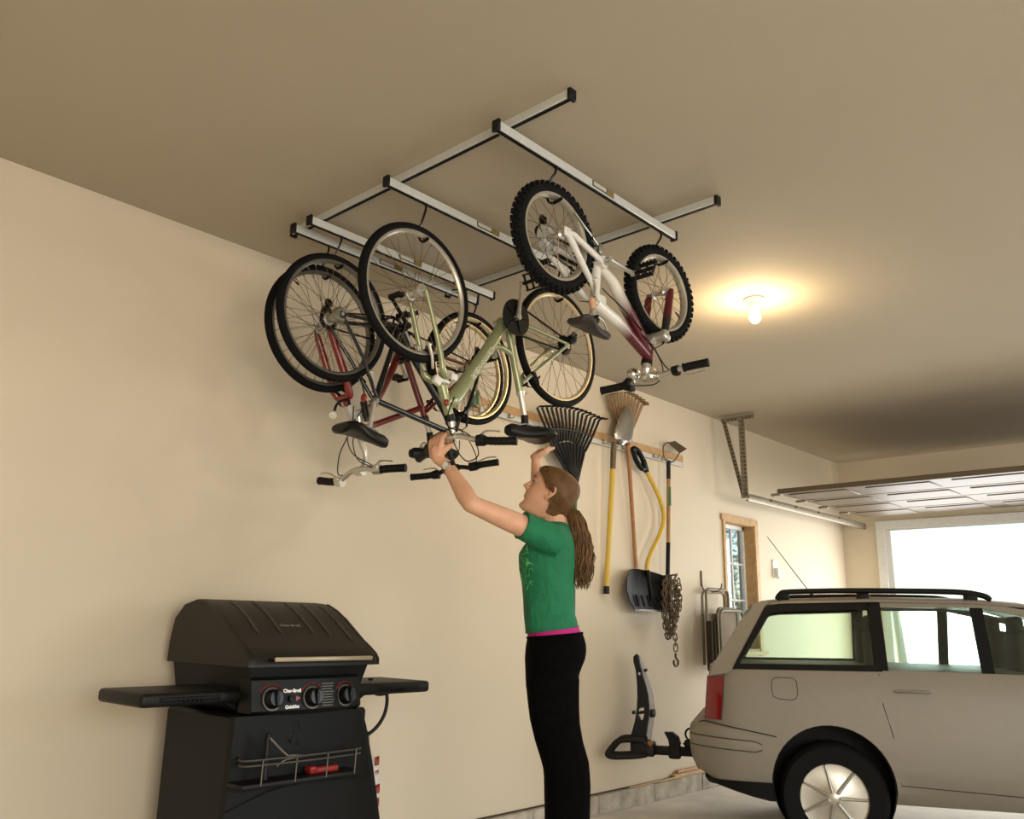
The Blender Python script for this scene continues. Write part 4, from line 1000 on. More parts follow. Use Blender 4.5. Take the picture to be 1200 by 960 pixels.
# ------------------------------------------------------------------ gas grill, back to the wall
gr = thing('gas_grill', (1.98, 3.05, 0), 'black gas grill with domed lid, three knobs and side shelf', 'grill')
GX0, GX1 = 1.722, 2.288
prof = [(2.795, .962), (2.795, .985), (2.812, 1.005), (2.855, 1.032), (2.90, 1.056), (2.955, 1.092), (3.02, 1.135), (3.09, 1.172), (3.16, 1.198), (3.23, 1.203), (3.32, 1.185), (3.39, 1.13), (3.415, 1.04), (3.42, .962)]
b = MB(); rg = []
for t, x in ((0, GX0), (.02, GX0 + .012), (.03, GX0 + .018), (.97, GX1 - .018), (.98, GX1 - .012), (1, GX1)):
    k = .985 if t in (0, 1) else 1.0
    rg.append([V((x, 3.11 + (y - 3.11) * k, .962 + (z - .962) * k)) for y, z in prof])
b.rings(rg, caps=True); lid = b.build('lid', M['lid'], gr)
def on_lid(y):
    for (y0, z0), (y1, z1) in zip(prof, prof[1:]):
        if y0 <= y <= y1 and y1 > y0: return z0 + (z1 - z0) * (y - y0) / (y1 - y0)
    return .97
for x, y0, y1 in ((1.825, 2.93, 3.17), (1.925, 2.93, 3.17), (2.072, 2.93, 3.16), (2.145, 2.92, 3.15), (2.232, 2.885, 3.14)):
    b = MB(); b.tube([V((x - .0 + .0 * k, y0 + (y1 - y0) * k / 10, on_lid(y0 + (y1 - y0) * k / 10) + .001)) for k in range(11)], [.002] + [.0045] * 9 + [.002], 8); b.build('lid_rib', M['rib'], lid)
for x in (GX0 - .004, GX1 + .004):
    b = MB(); b.prism([(y, z) for y, z in prof[:9]] + [(3.16, .962)], lambda u, v, t: (x + t, 3.0 + (u - 3.0) * .99, v), -.006, .006); b.build('lid_end_cap', M['lid'], lid)
b = MB(); b.rbox((2.0, 2.745, .990), (.435, .014, .016), .004, 2); b.build('lid_handle', mat('pewter handle', (166, 152, 128), 0.35, 0.3), lid)
b = MB()
for x in (1.80, 2.20): b.rbox((x, 2.773, .988), (.02, .05, .014), .003, 1)
b.build('handle_bracket', M['grill'], lid)
text_mesh('Char-Broil', .022, lambda u, v, t: (1.985 + u, 2.972 + v * .8, on_lid(2.972 + v * .8) + .004), shear=.1, bold=.0006).build('badge', M['steel'], lid)
b = MB(); b.rings([[V((GX0 + .03, 2.86, .812)), V((GX1 - .06, 2.86, .812)), V((GX1 - .06, 3.36, .812)), V((GX0 + .03, 3.36, .812))], [V((GX0 + .02, 2.83, .965)), V((GX1 - .02, 2.83, .965)), V((GX1 - .02, 3.40, .965)), V((GX0 + .02, 3.40, .965))]], smooth=False); b.build('firebox', M['grill'], gr)
# bowed control panel
def bow(x, a=.030): return a * (1 - ((x - 1.965) / .25) ** 2)
b = MB(); rg = []
for i in range(13):
    x = 1.728 + .474 * i / 12; f = bow(x)
    rg.append([V((x, 2.795 - f, .806 - .008 * math.sin(PI * i / 12))), V((x, 2.782 - f, .815)), V((x, 2.800 - f, .918)), V((x, 2.812 - f, .926)), V((x, 2.87, .926)), V((x, 2.87, .806))])
b.rings(rg, caps=True); con = b.build('control_panel', M['grill'], gr)
def on_con(x, z, t=0.0): return V((x, 2.782 + .018 * (z - .815) / .103 - bow(x) - t, z))
kn = None
for x in (1.800, 1.960, 2.118):
    c = on_con(x, .854); ax = V((0, -1, .17)).normalized()
    b = MB(); b.lathe([(0, .034), (.026, .034), (.031, .028), (.033, .004), (.033, 0), (0, 0)], c, ax, 26); b.rbox(c + ax * .038, (.012, .012, .056), .003, 1); kn = b.build('knob', M['blackgloss'], con)
    b = MB(); b.lathe([(.034, 0), (.040, 0), (.040, .004), (.034, .005)], c, ax, 30, closed=True); b.build('bezel', M['darkmetal'], kn)
    b = MB(); b.tube([on_con(x + .050 * math.cos(a), .854 + .050 * math.sin(a), .001) for a in [.5 + 2.15 * k / 14 for k in range(15)]], [.0015] + [.0045] * 13 + [.0015], 6, flat=.5); b.build('heat_mark', M['reflred'], con)
text_mesh('Char-Broil', .0165, lambda u, v, t: on_con(1.879 + u, .880 + v, t), bold=.0008).build('lettering', M['whiteprint'], con)
text_mesh('QuickSet', .0150, lambda u, v, t: on_con(1.876 + u, .826 + v, t), shear=.25, bold=.0008).build('lettering', M['whiteprint'], con)
b = MB(); c = on_con(1.872, .853); b.lathe([(0, .016), (.012, .014), (.013, 0), (0, 0)], c, (0, -1, .17), 16); b.build('igniter_button', M['black'], con)
b = MB(); b.add([on_con(1.893, .862, .001), on_con(1.893, .844, .001), on_con(1.915, .856, .001)], [(0, 1, 2)]); b.build('spark_mark', M['reflred'], con)
b = MB()
for k in range(9): b.add([on_con(x_, z_, .0012) for x_, z_ in ((2.005, .902 - .0095 * k), (2.005, .8985 - .0095 * k), (2.062 - .004 * (k % 3), .8985 - .0095 * k), (2.062 - .004 * (k % 3), .902 - .0095 * k))], [(0, 1, 2, 3)])
b.build('instruction_print', mat('grey print', (104, 102, 97), 0.6), con)
# cart with a curved front panel
pan = [(1.672, .80), (2.188, .80), (2.212, .788), (2.236, .73), (2.280, .58), (2.325, .39), (2.362, .16), (2.37, .07), (1.655, .07), (1.662, .45)]
b = MB(); b.prism(pan, lambda u, v, t: (u, 2.800 + t, v), -.012, .020); fp = b.build('front_panel', M['panel'], gr)
b = MB(); b.tube([V((u, 2.802, v)) for u, v in pan[1:8]], .016, 10); b.build('panel_edge', M['grill'], fp)
b = MB(); b.tube(spline([(1.665, 2.786, .50), (1.85, 2.785, .552), (2.05, 2.785, .560), (2.27, 2.786, .545)], 8), .003, 6); b.build('panel_crease', M['grill'], fp)
b = MB()
for pts in ([(1.905, .70), (1.918, .728), (1.912, .752), (1.925, .775)], [(1.925, .775), (1.940, .74), (1.934, .715), (1.938, .700), (1.925, .692)], [(1.905, .70), (1.893, .715), (1.896, .735)]): b.tube(spline([(x, 2.787, z) for x, z in pts], 6), .0028, 6)
b.build('flame_emblem', M['grill'], fp)
b = MB(); b.rbox((1.98, 3.07, .44), (.56, .52, .72), .01, 1); b.build('cart', M['grill'], gr)
for x in (1.72, 2.24):
    b = MB(); b.cyl((x - .022, 3.30, .07), (x + .022, 3.30, .07), .07, seg=24); b.cyl((x - .026, 3.30, .07), (x + .026, 3.30, .07), .03, seg=16); b.build('cart_wheel', M['rubber'], gr)
    b = MB(); b.rbox((x, 2.84, .035), (.05, .05, .07), .006, 1); b.build('foot', M['black'], gr)
# side shelves
for sgn, x0, x1 in ((1, 2.252, 2.640), (-1, 1.757, 1.37)):
    b = MB(); xc = (x0 + x1) / 2
    b.rbox((xc, 3.03, .862), (abs(x1 - x0), .335, .046), .014, 3); sh_ = b.build('side_shelf', M['grill'], gr)
    b = MB(); b.rbox((xc + sgn * .02, 2.863, .862), (.22, .010, .016), .004, 2)
    for k in range(5): b.rbox((xc + sgn * (-.02 + .016 * k), 2.858, .8555), (.009, .010, .010), .002, 1)
    b.build('shelf_grip', M['cardark'], sh_)
    b = MB(); b.prism([(x0 - sgn * .10, .93), (x0 + sgn * .03, .885), (x0 + sgn * .10, .858), (x0 + sgn * .01, .805), (x0 - sgn * .07, .790), (x0 - sgn * .10, .80)], lambda u, v, t: (u, 2.90 + t, v), 0, .22); b.build('shelf_bracket', M['grill'], gr)
b = MB(); b.cyl((2.44, 3.02, .885), (2.44, 3.02, .895), .010, seg=12); b.build('shelf_pin', M['black'], gr)
b = MB(); b.tube(spline([(2.36, 2.93, .855), (2.40, 2.92, .835), (2.448, 2.915, .838)], 4), .006, 8); b.tube(spline([(2.445, 2.92, .855), (2.452, 2.92, .80), (2.442, 2.93, .74), (2.40, 2.95, .685), (2.30, 2.99, .630), (2.26, 3.02, .60)], 6), .0075, 10); b.build('gas_hose', M['black'], gr)
# wire basket on the front
YBK = 2.70
b = MB()
for z in (.668, .651): b.tube(spline([(1.700, 2.79, z), (1.672, 2.73, z), (1.70, YBK, z), (1.92, YBK - .012, z), (2.13, YBK, z), (2.160, 2.73, z), (2.145, 2.79, z)], 5), .0034, 8)
for x in (1.735, 1.87, 2.0, 2.125): b.tube([(x, YBK - .008, .670), (x, YBK - .004, .585)], .003, 6)
bk = b.build('wire_basket', M['darkmetal'], gr)
b = MB(); b.rbox((1.915, 2.745, .585), (.50, .10, .020), .008, 2); b.build('basket_tray', M['black'], bk)
ut = MB(); ut.tube([(1.772, 2.735, .598), (1.772, 2.733, .735)], [.012, .009], 10); ut.ball((1.774, 2.733, .738), .011, 8)
tg = thing('grill_utensil', (1.772, 2.735, .596), 'thin wire grilling utensil with black handle standing up in basket', 'utensil')
ut.build('utensil_handle', M['black'], tg)
b = MB()
for s in (-.004, .004): b.tube(spline([(1.776, 2.73 + s, .733), (1.845, 2.722 + s, .672), (1.875, 2.72 + s, .668), (1.93, 2.72 + s, .662)], 6), .0024, 6)
b.tube(spline([(1.93, 2.72, .662), (1.87, 2.722, .658), (1.838, 2.726, .652), (1.815, 2.73, .636)], 6), .0024, 6); b.build('utensil_wire', M['steel'], tg)
b = MB(); b.rbox((2.015, 2.742, .606), (.125, .034, .022), .007, 3); b.rbox((1.965, 2.742, .612), (.03, .04, .02), .006, 2)
sc_ = b.build('scraper', M['redpaint'], None, (2.015, 2.742, .595)); tag(sc_, 'red plastic scraper lying in the wire basket', 'scraper')
# propane cylinder beside the cart
tk = thing('propane_tank', (2.482, 3.17, 0), 'pale grey propane cylinder with red lettering behind the cart panel', 'gas cylinder')
b = MB(); b.lathe([(0, .04), (.085, .045), (.115, .08), (.125, .13), (.125, .48), (.112, .54), (.075, .578), (.03, .590), (0, .590)], (2.482, 3.17, 0), (0, 0, 1), 40); b.lathe([(.085, 0), (.090, 0), (.090, .05), (.085, .05)], (2.482, 3.17, 0), (0, 0, 1), 32, closed=True); b.build('cylinder', M['white'], tk)
b = MB(); b.lathe([(.066, .575), (.071, .575), (.071, .66), (.066, .66)], (2.482, 3.17, 0), (0, 0, 1), 32, closed=True); b.cyl((2.482, 3.17, .585), (2.482, 3.17, .65), .014, seg=12); b.build('valve_collar', M['galv'], tk)
for k in range(5):
    a = -1.22; z = .55 - .055 * k; b = MB()
    for j in range(3):
        a2 = a + .11 * j; r = .1262 if z < .49 else .118
        b.tube(spline([(2.482 + r * math.cos(a2), 3.17 + r * math.sin(a2), z - .018), (2.482 + r * math.cos(a2 + .04), 3.17 + r * math.sin(a2 + .04), z), (2.482 + r * math.cos(a2), 3.17 + r * math.sin(a2), z + .016)], 3), .0042, 6)
    b.build('red_print', M['redpaint'], tk)

# ------------------------------------------------------------------ estate car, tail towards the wall
P0 = V((4.38, 2.619, 0)); RZ = math.radians(-64)
car = thing('car', P0, 'champagne coloured estate car with red tail lamp, tail towards wall', 'car', None, RZ, world=False)
WID = 1.36
def round_in(x, r, x0): 
    d = max(0.0, min(1.0, (x - x0) / r)); return r * .62 * (1 - math.sqrt(max(0, 1 - (1 - d) ** 2)))
TL_SK = .13
ZB = [(.0, .92), (.3, .918), (1.0, .925), (2.0, .915), (2.35, .89), (2.9, .80), (3.35, .70), (3.48, .60)]
def yo_body(x):
    y = round_in(x, .19, .055)
    if x > 3.2: y += (x - 3.2) ** 2 * 1.6
    return y
SEC = [(.06, .26), (.012, .32), (.0, .44), (-.003, .56), (.004, .66), (.016, .78), (.034, .87), (.055, .918), (.12, .925)]
def side_y(x, z):
    zb = interp(ZB, x)[0]; zz = .26 + (z - .26) * (.925 - .26) / (zb + .007 - .26)
    for (y0, z0), (y1, z1) in zip(SEC, SEC[1:]):
        if z0 <= zz <= z1: return yo_body(x) + y0 + (y1 - y0) * (zz - z0) / (z1 - z0)
    return yo_body(x) + (SEC[0][0] if zz < .26 else SEC[-1][0])
rg = []
for x in (.056, .0575, .061, .068, .08, .097, .12, .155, .19, .25, .33, .42, .55, .7, .9, 1.2, 1.6, 2.0, 2.2, 2.35, 2.6, 2.9, 3.2, 3.35, 3.45, 3.49):
    zb = interp(ZB, x)[0]; f = (zb + .007 - .26) / (.925 - .26); yo = yo_body(x)
    half = [(yo + y, .26 + (z - .26) * f) for y, z in SEC]
    if x < .45: half = [(y, max(z, .345 + (z - .26) * .1)) for y, z in half]
    sk = lambda z: max(0, z - .62) * TL_SK * max(0, 1 - (x - .058) / .5)
    rg.append([V((x + sk(z), y, z)) for y, z in half] + [V((x + sk(z), WID - y, z)) for y, z in half[::-1]])
b = MB(); b.solid(rg)
me = b.mesh('car_body')
def cut(me, cutters, name):
    ob = bpy.data.objects.new('t', me); COL.objects.link(ob); cs = []
    for i, c in enumerate(cutters):
        co = bpy.data.objects.new('c', c.mesh('c')); COL.objects.link(co); cs.append(co)
        md = ob.modifiers.new('b%d' % i, 'BOOLEAN'); md.operation = 'DIFFERENCE'; md.object = co; md.solver = 'EXACT'
    out = bpy.data.meshes.new_from_object(ob.evaluated_get(bpy.context.evaluated_depsgraph_get())); out.name = name
    bpy.data.objects.remove(ob)
    for c in cs: bpy.data.objects.remove(c)
    for p in out.polygons: p.use_smooth = True
    out.set_sharp_from_angle(angle=math.radians(38)); return out
AX = (.713, 2.72)
arch = [MB().cyl((x, -.2, .33), (x, .26, .33), .308, seg=48) for x in AX] + [MB().cyl((x, WID - .26, .33), (x, WID + .2, .33), .308, seg=48) for x in AX]
body = mesh_obj('body', cut(me, arch, 'body'), M['carpaint'], car)
# bumper
rg = []
SKB = [(.29, .090), (.34, .056), (.37, .036), (.42, .014), (.47, .002), (.53, .0), (.57, .0), (.60, .005), (.622, .020), (.634, .048)]
def skb(x, z): return interp(SKB, z)[0] * max(0, 1 - (x + .03) / .36)
def yo_b(x): return round_in(x, .26, -.030) - .012
for x in (-.0298, -.029, -.027, -.023, -.017, -.008, .005, .022, .045, .07, .095, .12, .18, .25, .32, .39, .44):
    yo = yo_b(x); zt = .634 - .055 * max(0, (x - .07)) / .33 - (.03 * ((.05 - x) / .08) if x < .05 else 0); z0 = .318 + (.06 * (.06 - x) / .09 if x < .06 else 0)
    half = [(yo + .05, z0), (yo + .014, z0 + .015), (yo + .006, .37), (yo + .002, .42), (yo, .47), (yo, .53), (yo + .003, .565), (yo + .006, zt - .022), (yo + .014, zt - .008), (yo + .05, zt)]
    rg.append([V((x + skb(x, z), y, z)) for y, z in half] + [V((x + skb(x, z), WID - y, z)) for y, z in half[::-1]])
me = MB().solid(rg).mesh('bumper')
bumper = mesh_obj('rear_bumper', cut(me, [arch[0], arch[2]], 'rear_bumper'), M['carpaint'], car)
rows = []
b = MB(); n1 = 20; vs = []; 
for side in (0,):
    top = []; 
    for k in range(n1 + 1):
        x = -.022 + .388 * k / n1; zc = .531 - .020 * k / n1; hh = .027 if k < n1 - 1 else (.02 if k == n1 - 1 else .012)
        rows.append([V((x, yo_b(x) + .006, zc - hh)), V((x, yo_b(x) - .012, zc - hh + .004)), V((x, yo_b(x) - .015, zc)), V((x, yo_b(x) - .012, zc + hh - .004)), V((x, yo_b(x) + .006, zc + hh))])
b.rings(rows, caps=True); stp = b.build('bumper_strip', M['carpaint'], bumper)
b = MB()
for e in (0, 4): b.tube([r[e] + V((0, -.0065, .001 if e else -.001)) for r in rows], .0016, 6)
b.build('strip_shade_line', M['cardark'], stp)  # dark tubes drawn as shadow lines along the strip edges
rg = []
for x in (.0, .02, .05, .09, .14, .2, .3, .39, .44):
    yo = yo_b(x) + .006; z0 = .300 - .062 * min(1, max(0, x - .05) / .33)
    half = [(yo + .05, z0), (yo + .01, z0 + .012), (yo, .335), (yo + .06, .345)]
    rg.append([V((x + skb(x, z), y, z)) for y, z in half] + [V((x + skb(x, z), WID - y, z)) for y, z in half[::-1]])
mesh_obj('valance', cut(MB().solid(rg).mesh('valance'), [arch[0], arch[2]], 'valance'), M['cardark'], bumper)
# wheel-arch liners and wheels
for i, x in enumerate(AX):
    for y0, y1, yc in ((.03, .25, .10), (WID - .25, WID - .03, WID - .10)):
        b = MB(); b.lathe([(.300, -.11), (.306, -.11), (.306, .11), (.300, .11)], (x, (y0 + y1) / 2, .33), (0, 1, 0), 40, closed=True); b.cyl((x, .24 if y0 < .5 else WID - .25, .33), (x, .25 if y0 < .5 else WID - .24, .33), .305, seg=40); b.build('arch_liner', M['cardark'], car)
        s = -1 if y0 < .5 else 1
        b = MB(); b.lathe([(.17, -.08), (.25, -.085), (.272, -.06), (.275, .0), (.272, .06), (.25, .085), (.17, .08)], (x, yc, .275), (0, 1, 0), 48, closed=True); w_ = b.build('tire', M['rubber'], car)
        b = MB(); b.lathe([(.172, s * .075), (.165, s * .06), (.05, s * .055), (.03, s * .07), (0, s * .07)], (x, yc, .275), (0, 1, 0), 40)
        for k in range(7):
            a = 2 * PI * k / 7; b.tube([(x + .03 * math.cos(a), yc + s * .066, .275 + .03 * math.sin(a)), (x + .165 * math.cos(a), yc + s * .070, .275 + .165 * math.sin(a))], [.02, .014], 8, flat=.5)
        b.build('wheel_rim', M['silver'], w_)
# lamps, filler flap, seams on the side
def patch(x0, x1, z0, z1, nx, nz, lift, skew=0.0, y_fn=side_y):
    rows = []
    for i in range(nz + 1):
        z = z0 + (z1 - z0) * i / nz; rows.append([V((x0 + (x1 - x0) * k / nx + skew * (z - z0), y_fn(x0 + (x1 - x0) * k / nx + skew * (z - z0), z) - lift, z)) for k in range(nx + 1)])
    return rows
def sheet(rows, th):
    b = MB(); n = len(rows[0]); m = len(rows); vs = [p for r in rows for p in r]; o = len(vs); vs += [p + V((0, th, 0)) for p in vs]; fs = []
    for i in range(m - 1):
        for k in range(n - 1):
            fs.append((i * n + k, i * n + k + 1, (i + 1) * n + k + 1, (i + 1) * n + k)); fs.append((o + i * n + k, o + (i + 1) * n + k, o + (i + 1) * n + k + 1, o + i * n + k + 1))
        for k in (0, n - 1): fs.append((i * n + k, (i + 1) * n + k, o + (i + 1) * n + k, o + i * n + k))
    for k in range(n - 1):
        for i in (0, m - 1): fs.append((i * n + k, i * n + k + 1, o + i * n + k + 1, o + i * n + k))
    b.add(vs, fs, True); return b
for far in (0, 1):
    rows = patch(.060, .152, .640, .866, 8, 10, .006, .10)
    if far: rows = [[V((p.x, WID - p.y, p.z)) for p in r] for r in rows]
    sheet(rows, .02 if not far else -.02).build('tail_lamp', M['redlens'], car)
def seam(pts, name='panel_seam', r=.0022, par=None):
    b = MB(); b.tube([V((x, side_y(x, z) + .0005, z)) for x, z in pts], r, 6); return b.build(name, M['cardark'], par or car)
fl = [(.48, .872), (.445, .868), (.430, .850), (.428, .800), (.436, .772), (.46, .761), (.53, .756), (.552, .765), (.562, .79), (.560, .85), (.545, .868), (.48, .872)]
seam([(x, z) for x, z in fl], 'fuel_flap', .0018)
b = MB(); b.tube([V((x, yo_b(x) + .010, .634 - .055 * max(0, (x - .07)) / .33 - (.03 * ((.05 - x) / .08) if x < .05 else 0) - .004)) for x in [.03 + .41 * k / 16 for k in range(17)]], .0028, 6); b.build('panel_seam', M['cardark'], bumper)
seam([(.155, .640), (.168, .75), (.175, .87), (.192, .905)], 'panel_seam', .0016)
seam([(.98, .905), (.985, .75), (1.02, .60), (1.04, .36), (1.9, .33), (1.93, .6), (1.92, .905)], 'door_seam', .0022)
b = MB(); b.tube(spline([(1.05, -.004 + side_y(1.05, .82), .82), (1.10, side_y(1.1, .82) - .022, .822), (1.17, side_y(1.17, .82) - .022, .822), (1.22, side_y(1.22, .82) - .002, .82)], 4), .010, 8, flat=.7); b.build('door_handle', M['carpaint'], car)
# greenhouse
def gy(z): return .052 + (z - .91) / (1.275 - .91) * .135
def gp(poly, name, m, t0, t1, far, par=None):
    b = MB(); f = (lambda u, v, t: (u, gy(v) + t, v)) if not far else (lambda u, v, t: (u, WID - gy(v) - t, v))
    b.prism(poly, f, t0, t1); return b.build(name, m, par or car)
for far in (0, 1):
    gp([(.100, .870), (.112, .915), (.242, 1.112), (.306, 1.224), (.345, 1.262), (.40, 1.285), (.44, 1.285), (.41, 1.243), (.232, .914), (.20, .885)], 'rear_pillar', M['carpaint'], .0, .03, far)
    fo = [(.224, .908), (.235, .932), (.412, 1.246), (.44, 1.258), (.50, 1.270), (1.0, 1.288), (1.55, 1.286), (1.95, 1.20), (2.33, .935), (2.30, .905)]
    fi = [(.268, .938), (.268, .945), (.43, 1.205), (.445, 1.213), (.50, 1.222), (.96, 1.240), (.96, 1.240), (.96, 1.24), (.96, .945), (.93, .938)]
    for a, c, e, g in zip(fo[:6], fo[1:6], fi[:6], fi[1:6]): gp([a, c, g, e], 'window_frame', M['cardark'], -.003, .022, far)
    gp([(.224, .908), (1.0, .915), (1.0, .946), (.262, .938)], 'window_frame', M['cardark'], -.004, .022, far)
    gp([(.96, .92), (1.03, .92), (1.03, 1.285), (.96, 1.285)], 'window_frame', M['cardark'], -.003, .022, far)
    gp([(1.0, 1.288), (1.55, 1.286), (1.95, 1.20), (2.33, .935), (2.27, .935), (1.90, 1.175), (1.53, 1.255), (1.0, 1.255)], 'front_pillar', M['carpaint'], -.002, .03, far)
    gp([(.262, .936), (.97, .94), (.97, 1.242), (.50, 1.225), (.44, 1.216)], 'rear_side_glass', M['carglass'], .008, .012, far)
    gp([(1.02, .92), (2.28, .925), (1.91, 1.18), (1.53, 1.258), (1.02, 1.258)], 'front_side_glass', M['carglass'], .008, .012, far)
    gp([(1.48, .92), (1.54, .92), (1.54, 1.27), (1.48, 1.27)], 'door_pillar', M['cardark'], -.001, .02, far)
rg = []
for x, z, i in ((.335, 1.258, .06), (.36, 1.268, .03), (.43, 1.283, .012), (.52, 1.292, 0), (1.0, 1.305, 0), (1.5, 1.300, 0), (1.75, 1.28, 0), (1.90, 1.235, .01)):
    y0 = .178 + i; r = [V((x, y0, z - .022)), V((x, y0 + .008, z - .010)), V((x, y0 + .05, z - .001)), V((x, y0 + .2, z + .012)), V((x, WID / 2, z + .018))]
    rg.append(r + [V((x, WID - p.y, p.z)) for p in r[::-1][1:]] + [V((x, WID - y0 - .03, z - .03)), V((x, y0 + .03, z - .03))])
b = MB(); b.rings(rg, caps=True); rf = b.build('roof', M['carpaint'], car)
for far in (0, 1):
    yy = .24 if not far else WID - .24
    b = MB(); b.tube(spline([(.485, yy, 1.292), (.505, yy, 1.322), (.56, yy, 1.337), (.9, yy, 1.345), (1.4, yy, 1.342), (1.55, yy, 1.325), (1.60, yy, 1.300)], 6), [.012] + [.016] * 34 + [.012] * 2, 10)
    for x in (.52, .95, 1.5): b.rbox((x, yy, 1.312), (.07, .03, .04), .01, 2)
    b.build('roof_rail', M['cardark'], rf)
b = MB(); b.lathe([(0, .02), (.016, .014), (.02, 0), (0, 0)], (.68, .32, 1.312), (0, 0, 1), 14); b.tube([(.68, .32, 1.325), (.450, .32, 1.665)], [.0032, .0022], 6); b.build('antenna', M['cardark'], rf)
b = MB(); b.prism([(.112, .93), (.34, 1.262), (.345, 1.255), (.125, .925)], lambda u, v, t: (u, t, v), .16, WID - .16); b.build('tailgate_glass', M['carglass'], car)
b = MB(); b.prism([(2.34, .91), (1.90, 1.232), (1.895, 1.222), (2.32, .905)], lambda u, v, t: (u, t, v), .17, WID - .17); b.build('windscreen', M['carglass'], car)
for y in (.42, WID - .42):
    for x in (1.0, 1.75):
        b = MB(); b.rbox((x, y, .99), (.09, .30, .30), .03, 3); b.rbox((x - .01, y, 1.16), (.06, .18, .11), .025, 3); b.build('seat_back', mat('seat cloth', (70, 66, 60), 0.8) if 'seat cloth' not in bpy.data.materials else bpy.data.materials['seat cloth'], car)
b = MB(); b.rbox((2.12, -.07, .97), (.08, .13, .09), .025, 3); b.rbox((2.10, .02, .95), (.03, .08, .03), .008, 1); b.build('door_mirror', M['carpaint'], car)
for y in (.22, WID - .22):
    b = MB(); b.ball((3.38, y, .62), (.08, .13, .06), 14); b.build('head_lamp', M['reflwhite'], car)

# ------------------------------------------------------------------ folded hitch bicycle carrier
inn = V((.8988, .4384, 0)); H0 = P0 + inn * .56 - V((.4384, -.8988, 0)) * .022
hr = thing('hitch_bicycle_carrier', H0, 'black folded hitch bicycle carrier sticking out behind the car', 'bike carrier', None, RZ, world=False)
hr.location.z = 0
left = [(-.400, .470), (-.372, .56), (-.360, .62), (-.353, .705), (-.354, .78), (-.360, .86), (-.374, .915), (-.374, .945)]
outer = [(-.352, .962), (-.338, .950), (-.322, .905), (-.300, .84), (-.280, .78), (-.265, .72), (-.257, .65), (-.262, .57), (-.282, .455)]
right = [(-.356, .962), (-.342, .950), (-.336, .905), (-.322, .84), (-.304, .78), (-.290, .72), (-.284, .65), (-.290, .57), (-.310, .455)]
mast = MB().prism(left + right, lambda u, v, t: (u, t, v), -.045, -.005)
cuts = [MB().cyl((-.340, -.1, .843), (-.340, .1, .843), .009, seg=16), MB().prism([(-.345, .636), (-.318, .645), (-.310, .628), (-.35, .618)], lambda u, v, t: (u, t, v), -.1, .1), MB().prism([(-.352, .604), (-.312, .608), (-.322, .572), (-.335, .568)], lambda u, v, t: (u, t, v), -.1, .1)]
o = mesh_obj('mast', cut(mast.mesh('mast'), cuts, 'mast'), M['black'], hr)
for p in o.data.polygons: p.use_smooth = False
b = MB(); b.prism([(x, z) for x, z in outer[1:]] + [(x - .03, z) for x, z in outer[:0:-1]], lambda u, v, t: (u, t, v), -.003, .030); b.build('mast_rail', M['railgrey'], o)
b = MB(); b.rbox((-.262, -.02, .612), (.030, .09, .045), .008, 2); b.rbox((-.378, -.02, .612), (.02, .07, .02), .005, 2); b.rbox((-.300, -.02, .865), (.016, .07, .018), .004, 1); b.build('strap_ratchet', M['blackgloss'], o)
b = MB(); b.rbox((-.325, -.02, .405), (.15, .11, .085), .018, 3); b.rbox((-.345, -.02, .455), (.09, .09, .05), .015, 3); b.build('hinge_block', M['black'], hr)
for s in (-.07, .035):
    b = MB(); b.tube(spline([(-.29, s, .425), (-.33, s, .455), (-.40, s - .008, .458), (-.465, s - .012, .448), (-.515, s - .012, .400), (-.535, s - .012, .366), (-.50, s - .012, .356), (-.43, s - .008, .360), (-.36, s, .366), (-.30, s, .378)], 6), .0125, 10, flat=1.5); b.build('wheel_hoop', M['black'], hr)
b = MB(); b.cyl((-.275, -.085, .445), (-.275, -.06, .445), .016, seg=14); b.build('brass_pin', mat('brass', (150, 110, 56), .35, .8), hr)
b = MB(); b.rbox((-.13, -.01, .398), (.36, .050, .050), .006, 2); b.build('receiver_bar', M['black'], hr)
b = MB(); b.rbox((-.135, -.01, .395), (.075, .075, .080), .014, 2); b.prism([(-.195, .505), (-.145, .506), (-.110, .480), (-.098, .440), (-.115, .42), (-.165, .42), (-.172, .462)], lambda u, v, t: (u, -.01 + t, v), -.025, .025); b.build('release_lever', M['black'], hr)
b = MB(); b.tube([V((-.035 + .032 * math.cos(a), -.03, .500 + .034 * math.sin(a))) for a in [.3 + 4.6 * k / 20 for k in range(21)]], .006, 8); b.rbox((-.05, -.02, .445), (.05, .05, .045), .01, 2); b.tube([(-.08, -.03, .44), (-.045, -.03, .468)], .008, 8); b.build('hitch_pin', M['black'], hr)
# ------------------------------------------------------------------ the person
YAW = 0.830326181
pe = thing('person', (2.712, 2.221, 0), 'woman in green T-shirt and black trousers reaching up to a bicycle', 'person', None, -YAW, world=False)

def ell(z, xl, xr, yn, yf, n=24, p=2.4, tilt=0.0):
    cx, cy, rx, ry = (xl + xr) / 2, (yn + yf) / 2, (xr - xl) / 2, (yf - yn) / 2; out = []
    for k in range(n):
        a = 2 * PI * k / n; c, s = math.cos(a), math.sin(a)
        x = math.copysign(abs(c) ** (2 / p), c) * rx; y = math.copysign(abs(s) ** (2 / p), s) * ry
        out.append(V((cx + x, cy + y, z + tilt * x)))
    return out

